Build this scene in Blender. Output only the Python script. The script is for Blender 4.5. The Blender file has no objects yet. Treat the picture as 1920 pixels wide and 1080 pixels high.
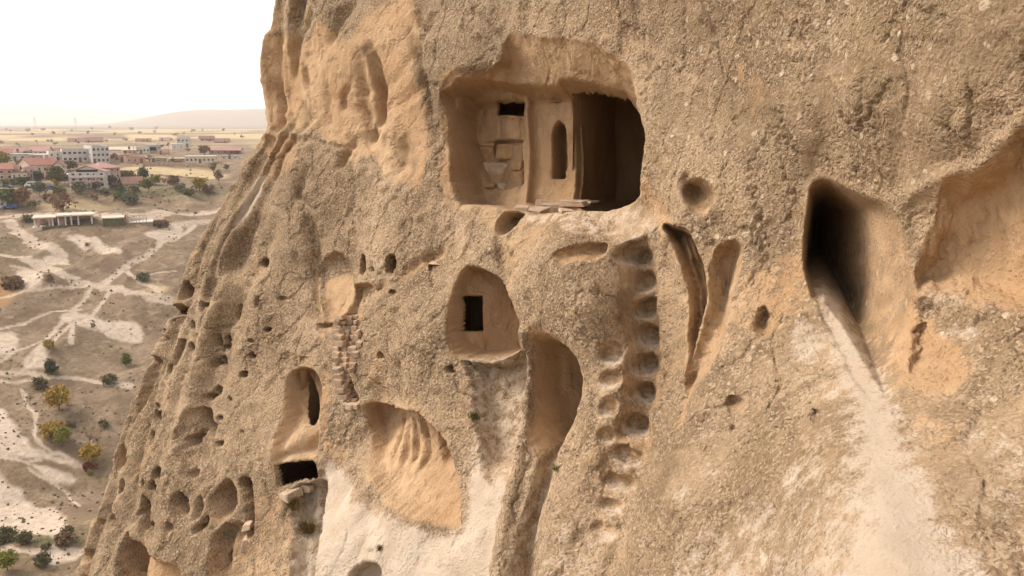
import bpy, bmesh, math, random
import numpy as np
from mathutils import Vector, Matrix

rng = np.random.default_rng(7)
random.seed(7)
R = math.radians
scene = bpy.context.scene
col = scene.collection

# ------------------------------------------------------------------ camera, sky, sun, exposure
PITCH = R(10.8)
FPX = 1600.0                                   # focal length in pixels of a 1920 wide picture
cam_data = bpy.data.cameras.new("camera")
cam_data.sensor_width = 36.0
cam_data.lens = 36.0 * FPX / 1920.0
cam_data.clip_start = 0.1
cam_data.clip_end = 60000.0
cam = bpy.data.objects.new("camera", cam_data)
cam.rotation_euler = (R(90) - PITCH, 0, 0)
col.objects.link(cam)
scene.camera = cam

SUN_EL, SUN_AZ = R(43), R(286)                  # azimuth clockwise from +Y
world = bpy.data.worlds.new("World")
scene.world = world
world.use_nodes = True
wn, wl = world.node_tree.nodes, world.node_tree.links
wn.clear()
sky = wn.new("ShaderNodeTexSky")
sky.sky_type = 'NISHITA'
sky.sun_disc = False
sky.sun_elevation = SUN_EL
sky.sun_rotation = SUN_AZ
sky.air_density = 1.0
sky.dust_density = 2.0
sky.ozone_density = 1.0
hsv = wn.new("ShaderNodeHueSaturation")          # thin bright overcast: the sky's blue is washed out
hsv.inputs['Saturation'].default_value = 0.22
tint = wn.new("ShaderNodeMix")
tint.data_type = 'RGBA'
tint.blend_type = 'MULTIPLY'
tint.inputs['Factor'].default_value = 1.0
tint.inputs['B'].default_value = (1.0, 0.945, 0.905, 1)
bg = wn.new("ShaderNodeBackground")
bg.inputs['Strength'].default_value = 0.15
out = wn.new("ShaderNodeOutputWorld")
wl.new(sky.outputs['Color'], hsv.inputs['Color'])
wl.new(hsv.outputs['Color'], tint.inputs['A'])
wl.new(tint.outputs['Result'], bg.inputs['Color'])
wl.new(bg.outputs['Background'], out.inputs['Surface'])

sun_data = bpy.data.lights.new("sun", 'SUN')
sun_data.energy = 0.95
sun_data.angle = R(24)
sun_data.color = (1.0, 0.885, 0.765)
sun = bpy.data.objects.new("sun", sun_data)
sd_ = Vector((math.sin(SUN_AZ) * math.cos(SUN_EL), math.cos(SUN_AZ) * math.cos(SUN_EL), math.sin(SUN_EL)))
sun.rotation_euler = (-sd_).to_track_quat('-Z', 'Y').to_euler()
col.objects.link(sun)

vs = scene.view_settings
vs.view_transform = 'Standard'
vs.look = 'None'
vs.gamma = 1.0
vs.use_curve_mapping = False
vs.exposure = 1.28
scene.cycles.max_bounces = 8
scene.cycles.diffuse_bounces = 3
scene.cycles.use_adaptive_sampling = True
scene.cycles.adaptive_threshold = 0.03
scene.cycles.volume_bounces = 1
scene.cycles.use_denoising = True

# ------------------------------------------------------------------ helpers
def link(o, parent=None):
    col.objects.link(o)
    if parent is not None:
        o.parent = parent
    return o

def tag(o, label=None, cat=None, group=None, kind=None):
    if label: o["label"] = label
    if cat: o["category"] = cat
    if group: o["group"] = group
    if kind: o["kind"] = kind
    return o

def empty(name, loc=(0, 0, 0), rz=0.0):
    o = bpy.data.objects.new(name, None)
    o.location = loc
    o.rotation_euler = (0, 0, rz)
    return link(o)

CF = np.array((0, math.cos(PITCH), -math.sin(PITCH)))
CU = np.array((0, math.sin(PITCH), math.cos(PITCH)))
CX = np.array((1.0, 0, 0))
def ray(px, py):
    """direction of a sight line, one metre of depth long"""
    px = np.asarray(px, float)[..., None]; py = np.asarray(py, float)[..., None]
    return CX * (px - 960) / FPX + CF + CU * (540 - py) / FPX

def sstep(a, b, x):
    t = np.clip((x - a) / (b - a), 0, 1)
    return t * t * (3 - 2 * t)

_perm = rng.permutation(256).astype(np.int32)
_perm = np.concatenate([_perm, _perm, _perm])
_grad = rng.normal(size=(256, 3)); _grad /= np.linalg.norm(_grad, axis=1)[:, None]
_gx, _gy, _gz = (np.ascontiguousarray(_grad[:, k], np.float32) for k in range(3))
def noise3(x, y, z):
    x, y, z = np.asarray(x, np.float32), np.asarray(y, np.float32), np.asarray(z, np.float32)
    fx, fy, fz = np.floor(x), np.floor(y), np.floor(z)
    xf, yf, zf = x - fx, y - fy, z - fz
    xi, yi, zi = fx.astype(np.int32) & 255, fy.astype(np.int32) & 255, fz.astype(np.int32) & 255
    u, v, w = (t * t * t * (t * (t * 6 - 15) + 10) for t in (xf, yf, zf))
    hx = [np.take(_perm, xi), np.take(_perm, xi + 1)]
    def g(hxy, i, j, k):
        h = np.take(_perm, hxy + (zi + k if k else zi))
        return np.take(_gx, h) * (xf - i) + np.take(_gy, h) * (yf - j) + np.take(_gz, h) * (zf - k)
    h00, h10, h01, h11 = (np.take(_perm, hx[i] + yi + j) for i, j in ((0, 0), (1, 0), (0, 1), (1, 1)))
    def l(a, b, t): return a + (b - a) * t
    lo = l(l(g(h00,0,0,0), g(h10,1,0,0), u), l(g(h01,0,1,0), g(h11,1,1,0), u), v)
    hi = l(l(g(h00,0,0,1), g(h10,1,0,1), u), l(g(h01,0,1,1), g(h11,1,1,1), u), v)
    return l(lo, hi, w) * np.float32(1.5)
def noise2(x, y, s=0.0):
    x, y = np.broadcast_arrays(np.asarray(x, float), np.asarray(y, float))
    return noise3(x, y, np.full(x.shape, 0.37 + s))
def fbm3(x, y, z, n, gain=0.5):
    a, t = 1.0, 0
    for i in range(n):
        t = t + a * noise3(x * 2**i + 17.3 * i, y * 2**i + 5.1 * i, z * 2**i - 9.7 * i); a *= gain
    return t

def mesh_from(name, verts, faces, mat=None, smooth=False):
    me = bpy.data.meshes.new(name)
    me.from_pydata([tuple(v) for v in verts], [], [tuple(f) for f in faces])
    if mat: me.materials.append(mat)
    if smooth: me.polygons.foreach_set("use_smooth", [True] * len(me.polygons))
    me.update()
    return me

def grid_mesh(name, P, keep=None, mat=None):
    """quad mesh from an array of points (rows, cols, 3)"""
    r, c = P.shape[:2]
    idx = np.arange(r * c).reshape(r, c)
    q = np.stack([idx[:-1, :-1], idx[:-1, 1:], idx[1:, 1:], idx[1:, :-1]], -1)
    q = q[keep] if keep is not None else q.reshape(-1, 4)
    return big_mesh(name, P.reshape(-1, 3), q, mat)

def big_mesh(name, V, Q, mat=None):
    me = bpy.data.meshes.new(name)
    me.vertices.add(len(V)); me.vertices.foreach_set("co", np.ascontiguousarray(V, np.float32).ravel())
    me.loops.add(Q.size); me.loops.foreach_set("vertex_index", np.ascontiguousarray(Q, np.int32).ravel())
    k = Q.shape[1]
    me.polygons.add(len(Q)); me.polygons.foreach_set("loop_start", np.arange(0, Q.size, k, dtype=np.int32))
    me.polygons.foreach_set("loop_total", np.full(len(Q), k, np.int32))
    me.polygons.foreach_set("use_smooth", np.ones(len(Q), bool))
    me.update(calc_edges=True)
    if mat: me.materials.append(mat)
    return me

def attr(me, name, a):
    at = me.attributes.new(name, 'FLOAT', 'POINT')
    at.data.foreach_set("value", np.ascontiguousarray(a, np.float32).ravel())

# ------------------------------------------------------------------ materials
class NT:
    def __init__(s, name):
        s.m = bpy.data.materials.new(name); s.m.use_nodes = True
        s.n, s.l = s.m.node_tree.nodes, s.m.node_tree.links
        s.b = s.n["Principled BSDF"]
        s.b.inputs["Specular IOR Level"].default_value = 0.15
        s.b.inputs["Roughness"].default_value = 0.95
        s.co = s.n.new("ShaderNodeNewGeometry").outputs["Position"]
    def put(s, sock, v):
        if isinstance(v, bpy.types.NodeSocket): s.l.new(v, sock)
        else: sock.default_value = v
    def noise(s, scale, detail=3, rough=.55, vec=None, out='Fac', dist=0):
        n = s.n.new("ShaderNodeTexNoise"); n.inputs["Scale"].default_value = scale
        n.inputs["Detail"].default_value = detail; n.inputs["Roughness"].default_value = rough
        n.inputs["Distortion"].default_value = dist
        s.l.new(vec or s.co, n.inputs["Vector"]); return n.outputs[out]
    def voro(s, scale, feature='F1', out='Distance', vec=None, rand=1.0):
        n = s.n.new("ShaderNodeTexVoronoi"); n.feature = feature
        n.inputs["Scale"].default_value = scale; n.inputs["Randomness"].default_value = rand
        s.l.new(vec or s.co, n.inputs["Vector"]); return n.outputs[out]
    def scale(s, v, vec=None):
        n = s.n.new("ShaderNodeVectorMath"); n.operation = 'MULTIPLY'
        s.l.new(vec or s.co, n.inputs[0]); n.inputs[1].default_value = v; return n.outputs[0]
    def warp(s, amt, scale):
        n = s.n.new("ShaderNodeVectorMath"); n.operation = 'MULTIPLY_ADD'
        s.l.new(s.noise(scale, 2, out='Color'), n.inputs[0]); n.inputs[1].default_value = (amt,) * 3
        s.l.new(s.co, n.inputs[2]); return n.outputs[0]
    def math(s, op, a, b=0.0, c=None, clamp=False):
        n = s.n.new("ShaderNodeMath"); n.operation = op; n.use_clamp = clamp
        s.put(n.inputs[0], a); s.put(n.inputs[1], b)
        if c is not None: s.put(n.inputs[2], c)
        return n.outputs[0]
    def ramp(s, x, lo, hi, a=0.0, b=1.0):
        n = s.n.new("ShaderNodeMapRange"); n.interpolation_type = 'SMOOTHSTEP'
        s.put(n.inputs[0], x)
        for i, v in enumerate((lo, hi, a, b)): s.put(n.inputs[i + 1], v)
        return n.outputs[0]
    def mix(s, f, a, b, mode='MIX'):
        n = s.n.new("ShaderNodeMix"); n.data_type = 'RGBA'; n.blend_type = mode
        def c(v): return v if isinstance(v, bpy.types.NodeSocket) else tuple(v) + (1,) if len(v) == 3 else v
        s.put(n.inputs['Factor'], f); s.put(n.inputs['A'], c(a)); s.put(n.inputs['B'], c(b)); return n.outputs['Result']
    def attr(s, name):
        n = s.n.new("ShaderNodeAttribute"); n.attribute_name = name; return n.outputs['Fac']
    def bump(s, h, strength, dist, nrm=None):
        n = s.n.new("ShaderNodeBump"); n.inputs["Strength"].default_value = 1.0
        s.put(n.inputs["Strength"], strength); n.inputs["Distance"].default_value = dist
        s.l.new(h, n.inputs["Height"])
        if nrm: s.l.new(nrm, n.inputs["Normal"])
        return n.outputs[0]
    def done(s, colour, nrm=None, rough=None):
        s.put(s.b.inputs["Base Color"], colour if isinstance(colour, bpy.types.NodeSocket) else tuple(colour) + (1,))
        if nrm: s.l.new(nrm, s.b.inputs["Normal"])
        if rough is not None: s.put(s.b.inputs["Roughness"], rough)
        return s.m

def make_rock():
    t = NT("tuff_rock")
    fresh, pale, lich, smooth, stain, ta, tb = (t.attr(k) for k in ("fresh", "pale", "lichen", "smoothness", "stain", "tone", "mottle"))
    def cell(scale, vec=None):
        n = t.n.new("ShaderNodeTexVoronoi"); n.inputs["Scale"].default_value = scale
        t.l.new(vec or t.co, n.inputs["Vector"])
        s = t.n.new("ShaderNodeSeparateColor"); t.l.new(n.outputs['Color'], s.inputs[0])
        return n.outputs['Distance'], s.outputs[0], s.outputs[1]
    M = t.math
    wn_ = t.n.new("ShaderNodeTexNoise"); wn_.inputs["Scale"].default_value = 8; wn_.inputs["Detail"].default_value = 2
    t.l.new(t.co, wn_.inputs["Vector"])
    n_mid = wn_.outputs['Fac']
    wv = t.n.new("ShaderNodeVectorMath"); wv.operation = 'MULTIPLY_ADD'
    t.l.new(wn_.outputs['Color'], wv.inputs[0]); wv.inputs[1].default_value = (.09,) * 3; t.l.new(t.co, wv.inputs[2])
    w = wv.outputs[0]
    n_fine = t.noise(38, 3, .7)
    p1, p1a, p1b = cell(18, w)
    p2, p2a, p2b = cell(40, w)
    # pebbly weathered crust, speckled where it is rough
    sp = M('SUBTRACT', 1.0, M('MULTIPLY', smooth, .75), clamp=True)
    base = t.mix(ta, (.250, .168, .096), (.390, .275, .168))
    base = t.mix(M('MULTIPLY', t.ramp(tb, .55, .15), .5), base, (.155, .100, .056))
    base = t.mix(M('MULTIPLY', M('MULTIPLY', t.ramp(p1a, .55, .95), t.ramp(p1, M('MULTIPLY_ADD', p1b, .3, .12), M('MULTIPLY_ADD', p1b, .3, .02))), M('MULTIPLY', sp, .6)), base, (.47, .35, .215))
    base = t.mix(M('MULTIPLY', M('MULTIPLY', t.ramp(p1b, .6, .9), t.ramp(p1, .4, .2)), M('MULTIPLY', sp, .8)), base, (.150, .098, .056))
    base = t.mix(M('MULTIPLY', t.ramp(p2a, .5, .95), M('MULTIPLY', sp, .6)), base, (.50, .385, .25))
    base = t.mix(M('MULTIPLY', t.ramp(p2b, .6, .95), M('MULTIPLY', sp, .55)), base, (.135, .088, .051))
    base = t.mix(M('MULTIPLY', t.ramp(n_fine, .42, .28), .5), base, (.120, .077, .043))
    # pale round lichens and chips
    l1, l1a, l1b = cell(7.5, w)
    lm = M('MULTIPLY', t.ramp(l1, M('MULTIPLY_ADD', l1b, .26, .10), M('MULTIPLY_ADD', l1b, .26, .02)), t.ramp(l1a, .42, .48))
    lm = M('MULTIPLY', lm, lich)
    base = t.mix(M('MULTIPLY', lm, t.ramp(n_fine, .3, .55, .3, .85)), base, (.56, .45, .31))
    base = t.mix(M('MULTIPLY', M('MULTIPLY', t.ramp(tb, .55, .8), lich), .25), base, (.26, .18, .085))
    # freshly cut or spalled tuff, golden orange
    tool = t.noise(7, 4, .6, vec=t.scale((1, 1, .25)))
    fr = t.mix(ta, (.405, .252, .132), (.485, .330, .190))
    fr = t.mix(M('MULTIPLY', t.ramp(tool, .42, .64), .40), fr, (.32, .19, .095))
    fr = t.mix(M('MULTIPLY', t.ramp(n_fine, .52, .7), .35), fr, (.48, .33, .18))
    fr = t.mix(M('MULTIPLY', t.ramp(p1, .16, .06), .3), fr, (.27, .155, .075))
    # bleached dusty tuff
    pl = t.mix(tb, (.435, .340, .245), (.525, .432, .33))
    pl = t.mix(M('MULTIPLY', t.ramp(p1, .17, .07), .45), pl, (.36, .26, .165))
    pl = t.mix(M('MULTIPLY', t.ramp(n_fine, .45, .30), .35), pl, (.38, .285, .19))
    brk = M('MULTIPLY', M('SUBTRACT', M('MULTIPLY_ADD', n_mid, .7, M('MULTIPLY', n_fine, .5)), .6), 2.2)
    def edge(a, lo=.22, hi=.78):
        m = M('MULTIPLY', M('MULTIPLY', a, M('SUBTRACT', 1.0, a)), 4.0, clamp=True)
        return t.ramp(M('MULTIPLY_ADD', brk, m, a), lo, hi)
    c = t.mix(M('MULTIPLY', edge(fresh), .92), base, fr)
    c = t.mix(M('MULTIPLY', edge(pale), .92), c, pl)
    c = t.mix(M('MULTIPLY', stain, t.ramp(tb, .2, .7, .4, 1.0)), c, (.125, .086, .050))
    # relief
    rough = M('SUBTRACT', 1.0, M('MULTIPLY', smooth, .8), clamp=True)
    hp = M('MULTIPLY_ADD', t.ramp(p1, .55, .1), .8, M('MULTIPLY', t.ramp(p2, .6, .1), .4))
    hp = M('MULTIPLY_ADD', lm, .3, hp)
    hh = M('MULTIPLY_ADD', hp, rough, M('MULTIPLY', n_fine, M('MULTIPLY_ADD', rough, .7, .35)))
    hh = M('MULTIPLY_ADD', M('MULTIPLY', tool, smooth), 1.0, hh)
    return t.done(c, t.bump(hh, 1.0, .019))
ROCK = make_rock()
# ------------------------------------------------------------------ the cliff: a relief over a plane that faces the valley
CY, CP = R(20), R(10)
D_ = np.array((math.sin(CY) * math.cos(CP), math.cos(CY) * math.cos(CP), -math.sin(CP)))   # into the rock
U_ = np.array((math.cos(CY), -math.sin(CY), 0.0))
V_ = np.array((math.sin(CY) * math.sin(CP), math.cos(CY) * math.sin(CP), math.cos(CP)))

CTRL = [  # where the rock face stands: picture position and metres away
    (520,0,19.2),(495,150,18.8),(500,250,18.4),(420,370,18.6),(310,580,17.4),(235,780,16.4),(145,1080,15.0),
    (600,0,17.8),(600,150,17.0),(600,270,16.4),(600,450,15.6),(600,600,14.9),(600,800,13.9),(600,1080,12.2),
    (430,700,15.9),(380,900,14.6),
    (800,0,15.2),(800,300,14.3),(800,600,13.1),(800,800,12.3),(800,1080,10.6),
    (1080,0,12.5),(1080,250,12.4),(1080,420,11.8),(1080,600,11.0),(1080,800,10.2),(1080,1080,8.9),
    (1400,0,9.5),(1400,250,9.6),(1400,500,9.3),(1400,700,8.7),(1400,900,7.7),(1400,1080,6.7),
    (1650,0,7.5),(1650,250,7.8),(1650,450,8.1),(1650,620,7.7),(1650,800,6.4),(1650,1080,5.0),
    (1920,0,6.1),(1920,250,6.4),(1920,540,6.6),(1920,800,5.6),(1920,1080,4.6),
    (520,-350,20),(1080,-350,13.0),(1650,-350,7.3),(2300,-350,5.2),
    (2300,0,5.1),(2300,540,5.4),(2300,1080,3.9),(2300,1500,3.4),
    (1650,1500,4.4),(1080,1500,7.8),(600,1500,10.9),(60,1500,13.8),
]
def to_uvd(P): return P @ U_, P @ V_, P @ D_
_c = np.array(CTRL, float)
_cp = ray(_c[:, 0], _c[:, 1]) * _c[:, 2:3]
cu, cv, cd = to_uvd(_cp)
def _phi(r2): return 0.5 * r2 * np.log(np.maximum(r2, 1e-9))
_n = len(cu)
_A = np.zeros((_n + 3, _n + 3))
_A[:_n, :_n] = _phi((cu[:, None] - cu) ** 2 + (cv[:, None] - cv) ** 2) + np.eye(_n) * 0.05
_A[:_n, _n:] = np.stack([np.ones(_n), cu, cv], 1); _A[_n:, :_n] = _A[:_n, _n:].T
_w = np.linalg.solve(_A, np.concatenate([cd, np.zeros(3)]))
def base_d(u, v):
    s = np.shape(u); u = np.ravel(u); v = np.ravel(v)
    r = _w[_n] + _w[_n + 1] * u + _w[_n + 2] * v
    for i in range(_n):
        r = r + _w[i] * _phi((u - cu[i]) ** 2 + (v - cv[i]) ** 2)
    return r.reshape(s)
def proj(pts, off=0.0):
    """picture positions -> (u, v) on the base face pushed in by off"""
    pts = [tuple(p) + (off,) if len(p) == 2 else p for p in pts]
    a = np.array(pts, float); r = ray(a[:, 0], a[:, 1])
    ru, rv, rd = r @ U_, r @ V_, r @ D_
    f = np.linspace(3, 26, 240)[None, :]
    g = f * rd[:, None] - base_d(f * ru[:, None], f * rv[:, None]) - a[:, 2:3]
    i = np.argmax(g > 0, 1); i[i == 0] = 1
    k = np.arange(len(a)); g0, g1 = g[k, i - 1], g[k, i]
    t = np.clip(-g0 / (g1 - g0 + 1e-9), 0, 1)
    ff = f[0, i - 1] + t * (f[0, 1] - f[0, 0])
    return np.stack([ff * ru, ff * rv], 1)

SIL = [(512,-60),(505,0),(490,50),(477,120),(475,190),(481,240),(470,262),(440,300),(402,368),(362,430),(332,480),(292,580),(262,648),(238,705),(216,780),(184,860),(158,940),(128,1010),(104,1080),(70,1180)]
_s = proj([(a + 10, b) for a, b in SIL]); _s = _s[np.argsort(_s[:, 1])]
def sil_u(v): return np.interp(v, _s[:, 1], _s[:, 0])

def spaced(lo, hi, f):
    a, x = [lo], lo
    while x < hi:
        x += f(x); a.append(x)
    return np.array(a)
def du(u):
    if u < -16.2: return .12
    if u > 2.4: return .09
    return np.interp(u, [-16, -13, -7, -3, 0, 2], [.034, .027, .0175, .0125, .0105, .0095])
def dv(v):
    if v < -6.2: return .10
    if v > 6.9: return .10
    if -2.3 < v < -.2: return .0085
    return .0175 if -3.2 < v < 5.6 else .026
gu = spaced(-21, 6, du); gv = spaced(-13, 13, dv)
U, V = np.meshgrid(gu, gv)
BASE = base_d(U, V)
SU = sil_u(V)
H = np.zeros_like(BASE)          # metres into the rock, on top of the base face
FRESH = np.zeros_like(BASE); PALE = np.zeros_like(BASE); LICH = np.zeros_like(BASE); STAIN_SHADE = np.zeros_like(BASE); SMOOTH = np.zeros_like(BASE)
HOLE = np.zeros(BASE.shape, bool)
P0 = U[..., None] * U_ + V[..., None] * V_ + BASE[..., None] * D_
X0, Y0, Z0 = P0[..., 0], P0[..., 1], P0[..., 2]
def n3(f, s=0.0): return noise3(X0 * f + s * 7.31, Y0 * f - s * 3.17, Z0 * f + s)
WU = n3(1.9, 1) * .05 + n3(6, 2) * .022
WV = n3(1.9, 3) * .05 + n3(6, 4) * .022

def proj_now(pts):
    """picture positions -> (u, v) on the rock as carved so far"""
    o = []
    f = np.arange(3, 26, .012)
    for px, py in pts:
        r = ray(px, py); u, v = f * (r @ U_), f * (r @ V_)
        i = np.clip(np.searchsorted(gv, v), 0, len(gv) - 1); j = np.clip(np.searchsorted(gu, u), 0, len(gu) - 1)
        k = int(np.argmax(f * (r @ D_) > BASE[i, j] + H[i, j]))
        o.append((u[k], v[k]))
    return np.array(o)
WF, WG = n3(13, 35) * .022, n3(13, 36) * .022
def smooth_poly(p, n=6):
    p = np.asarray(p); a, b, c, d = np.roll(p, 1, 0), p, np.roll(p, -1, 0), np.roll(p, -2, 0)
    t = (np.arange(n) / n)[None, :, None]
    a, b, c, d = (x[:, None, :] for x in (a, b, c, d))
    q = .5 * ((2 * b) + (c - a) * t + (2 * a - 5 * b + 4 * c - d) * t ** 2 + (-a + 3 * b - 3 * c + d) * t ** 3)
    return q.reshape(-1, 2)
def window(p, m):
    i0, i1 = np.searchsorted(gv, [p[:, 1].min() - m, p[:, 1].max() + m]); j0, j1 = np.searchsorted(gu, [p[:, 0].min() - m, p[:, 0].max() + m])
    return (slice(i0, i1), slice(j0, j1))
def poly_sd(p, x, y):
    """signed distance, positive inside"""
    d2 = np.full(x.shape, 1e9); ins = np.zeros(x.shape, bool)
    for a, b in zip(p, np.roll(p, -1, 0)):
        e = b - a; wx, wy = x - a[0], y - a[1]
        t = np.clip((wx * e[0] + wy * e[1]) / (e @ e + 1e-12), 0, 1)
        d2 = np.minimum(d2, (wx - e[0] * t) ** 2 + (wy - e[1] * t) ** 2)
        c = (a[1] > y) != (b[1] > y)
        ins ^= c & (x < (b[0] - a[0]) * (y - a[1]) / (b[1] - a[1] + 1e-12) + a[0])
    return np.where(ins, 1, -1) * np.sqrt(d2)
def line_sd(p, x, y):
    d2 = np.full(x.shape, 1e9); tt = np.zeros(x.shape)
    L = np.concatenate([[0], np.cumsum(np.linalg.norm(np.diff(p, axis=0), axis=1))])
    for k in range(len(p) - 1):
        a, e = p[k], p[k + 1] - p[k]; wx, wy = x - a[0], y - a[1]
        t = np.clip((wx * e[0] + wy * e[1]) / (e @ e + 1e-12), 0, 1)
        q = (wx - e[0] * t) ** 2 + (wy - e[1] * t) ** 2
        m = q < d2; d2 = np.where(m, q, d2); tt = np.where(m, (L[k] + t * (L[k + 1] - L[k])) / L[-1], tt)
    return np.sqrt(d2), tt
def paint(s, sd, fresh=None, pale=None, smooth=None, lich=None, stain=None, soft=.06):
    m = sstep(-soft, soft, sd)
    for arr, v in ((FRESH, fresh), (PALE, pale), (SMOOTH, smooth), (LICH, lich), (STAIN_SHADE, stain)):
        if v is not None: arr[s] = arr[s] * (1 - m) + v * m
def carve(pts, depth, w=.1, off=0.0, soft=True, warp=1.0, bowl=False, tilt=(0, 0), floor=None, fresh=None, pale=None, smooth=None,
          lich=None, stain=None, msoft=.05, lip=0.0, hole=False, top=None):
    p = proj_now(pts) if off == 'now' else proj(pts, off)
    if soft: p = smooth_poly(p)
    s = window(p, .5)
    k_ = min(1.0, warp * 1.6)
    x, y = U[s] + WU[s] * warp + WF[s] * k_, V[s] + WV[s] * warp + WG[s] * k_
    sd = poly_sd(p, x, y)
    k = np.clip(sd / w, 0, 1)
    prof = 1 - (1 - k) ** 2 if bowl else k * k * (3 - 2 * k)
    c = p.mean(0); hu, hv = np.ptp(p[:, 0]) / 2, np.ptp(p[:, 1]) / 2
    dd = depth * prof * np.maximum(.05, 1 + tilt[0] * (U[s] - c[0]) / hu + tilt[1] * (V[s] - c[1]) / hv)
    if floor is not None:                                   # a level floor: depth grows with height above its front edge
        fl = proj(floor[0], 0.0 if off == 'now' else off); fl = fl[np.argsort(fl[:, 0])]
        dd = np.minimum(dd, np.maximum(0, (V[s] - np.interp(U[s], fl[:, 0], fl[:, 1])) * floor[1]))
    if top is not None:                                     # a sloping ceiling
        t0, t1 = proj(top[0], 0.0), proj(top[1], 0.0)
        t0, t1 = t0[np.argsort(t0[:, 0])], t1[np.argsort(t1[:, 0])]
        v0, v1 = np.interp(U[s], t0[:, 0], t0[:, 1]), np.interp(U[s], t1[:, 0], t1[:, 1])
        dd = np.minimum(dd, depth * np.clip((v0 - V[s]) / (v0 - v1), 0, 1))
    H[s] += dd
    if lip: H[s] -= lip * np.exp(-(sd / .07) ** 2) * (sd < .03)
    paint(s, sd, fresh, pale, smooth, lich, stain, msoft)
    if hole: HOLE[s] |= sd > .012
    return p
def blob(px, py, ru, rv, amp, off=0.0, ang=0.0, power=2.0):
    c = proj([(px, py)], off)[0]
    x, y = U - c[0], V - c[1]
    ca, sa = math.cos(ang), math.sin(ang)
    x, y = (x * ca + y * sa) / ru, (-x * sa + y * ca) / rv
    H[...] += amp * np.exp(-(x * x + y * y) ** (power / 2))
def groove(pts, width, depth, taper=True, sharp=1.0, **kw):
    p = proj(pts); s = window(p, width * 3)
    d, t = line_sd(p, U[s] + WU[s] * .6, V[s] + WV[s] * .6)
    a = depth * (np.sin(np.clip(t, 0.02, .98) * math.pi) ** .5 if taper else 1.0)
    H[s] += a * np.exp(-(d / width) ** (2 * sharp))
    if kw: paint(s, width * 1.1 - d, **kw, soft=.05)
def region(pts, soft=.3, warp=2.0, off=0, **kw):
    p = smooth_poly(proj(pts, off)); s = window(p, soft * 2 + .3)
    paint(s, poly_sd(p, U[s] + WU[s] * warp, V[s] + WV[s] * warp), soft=soft, **kw)
def hollow(px, py, w, h, depth, ang=0.0, fresh=None, smooth=.5, k=1.3, shift=(0, 0), pale=None):
    """a small pigeon hole or weather pit: size in picture pixels"""
    n = 12; a = np.arange(n) * 2 * math.pi / n
    r = 1 + rng.normal(0, .09, n)
    x, y = np.cos(a) * w / 2 * r, np.sin(a) * h / 2 * r
    ca, sa = math.cos(ang), math.sin(ang)
    pts = [(px + i * ca - j * sa, py + i * sa + j * ca) for i, j in zip(x, y)]
    p = proj(pts); m = min(np.ptp(p[:, 0]), np.ptp(p[:, 1])) / 2
    return carve(pts, depth, w=max(.035, m * k), bowl=True, warp=.5, fresh=fresh, smooth=smooth, tilt=shift, pale=pale, msoft=.04)

# ---- broad weathering: runnels down the slope, undulation
rel = np.maximum(U - SU, 0)
q = U - SU * np.exp(-rel / 5.0) * .9 - V * .10
fl = noise2(q * 1.15, V * .10, 5) * .6 + noise2(q * 2.4, V * .22, 6) * .45 + (0.5 - np.abs(noise2(q * 3.9, V * .3, 7))) * .25
leftness = sstep(-4.6, -7.2, U)
H += fl * (.13 + .30 * leftness)
rib = np.abs(noise2(q * 1.3 + .25 * noise2(V * .4, q * .4, 19), V * .05, 18)) + .5 * np.abs(noise2(q * 2.9, V * .07, 20))
H += (.42 - rib) * (.08 + .72 * sstep(-3.8, -6.4, U)) * (.75 + .35 * noise2(U * .5, V * .5, 27)) * (.25 + .75 * sstep(.1, 1.1, rel))
H += noise2(U * .45, V * .45, 8) * .14 + noise2(U * 1.0, V * .9, 9) * .09 + noise2(q * 2.2, V * .8, 10) * .04
rightness = sstep(-2.6, -.4, U)
LICH[...] = .08 + .92 * rightness * sstep(-2.2, .2, V)

SMOOTH[...] = sstep(-.1, .5, n3(1.3, 12) + .5 * n3(3.1, 13)) * (.25 + .45 * rightness)
STAIN_SHADE[...] = .5 * sstep(.18, .62, noise2(q * 2.7, V * .28, 28) + .4 * n3(4.0, 29)) * sstep(-.2, .3, n3(.6, 30))
FRESH[...] = sstep(.32, .75, n3(.9, 14) + .5 * n3(2.6, 15)) * .52
# ---- bulges and hollows of the face
blob(1062, 545, .95, .78, -.62, power=3.2)
groove([(1560,-80),(1556,60),(1552,180),(1549,330)], .22, .14, taper=False)
for c_ in ([(1300,20),(1345,70),(1360,140),(1405,190),(1420,260)], [(1700,40),(1680,110),(1700,170),(1690,240)], [(1480,560),(1450,640),(1465,720),(1430,800),(1440,880)], [(560,600),(540,660),(545,720),(520,790)], [(760,580),(790,640),(780,700),(805,750)], [(1000,180),(1000,150),(1020,120),(1015,80)], [(1800,840),(1850,900),(1840,980),(1880,1050)]):
    groove(c_, .016, .05)
groove([(1070,470),(1125,580),(1160,700),(1145,800),(1105,900),(1070,1000),(1045,1120)], .46, -.42, taper=False)
groove([(1400,640),(1345,760),(1300,900),(1250,1100)], .55, -.30, taper=False)
blob(765, 655, .85, .80, -.50)
blob(540, 470, .5, 1.6, -.15, ang=-.35)
blob(1350, 860, .85, 1.1, -.30)
blob(1380, 330, .9, .8, -.18)
blob(700, 200, .8, .9, .12)
blob(1640, 200, 1.0, .5, -.20)
blob(860, 60, .35, .5, -.15)
region([(1200,-80),(2000,-80),(2000,230),(1880,280),(1700,380),(1540,340),(1500,500),(1400,560),(1300,420),(1215,330),(1215,180)], soft=.3, lich=1.0)

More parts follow.
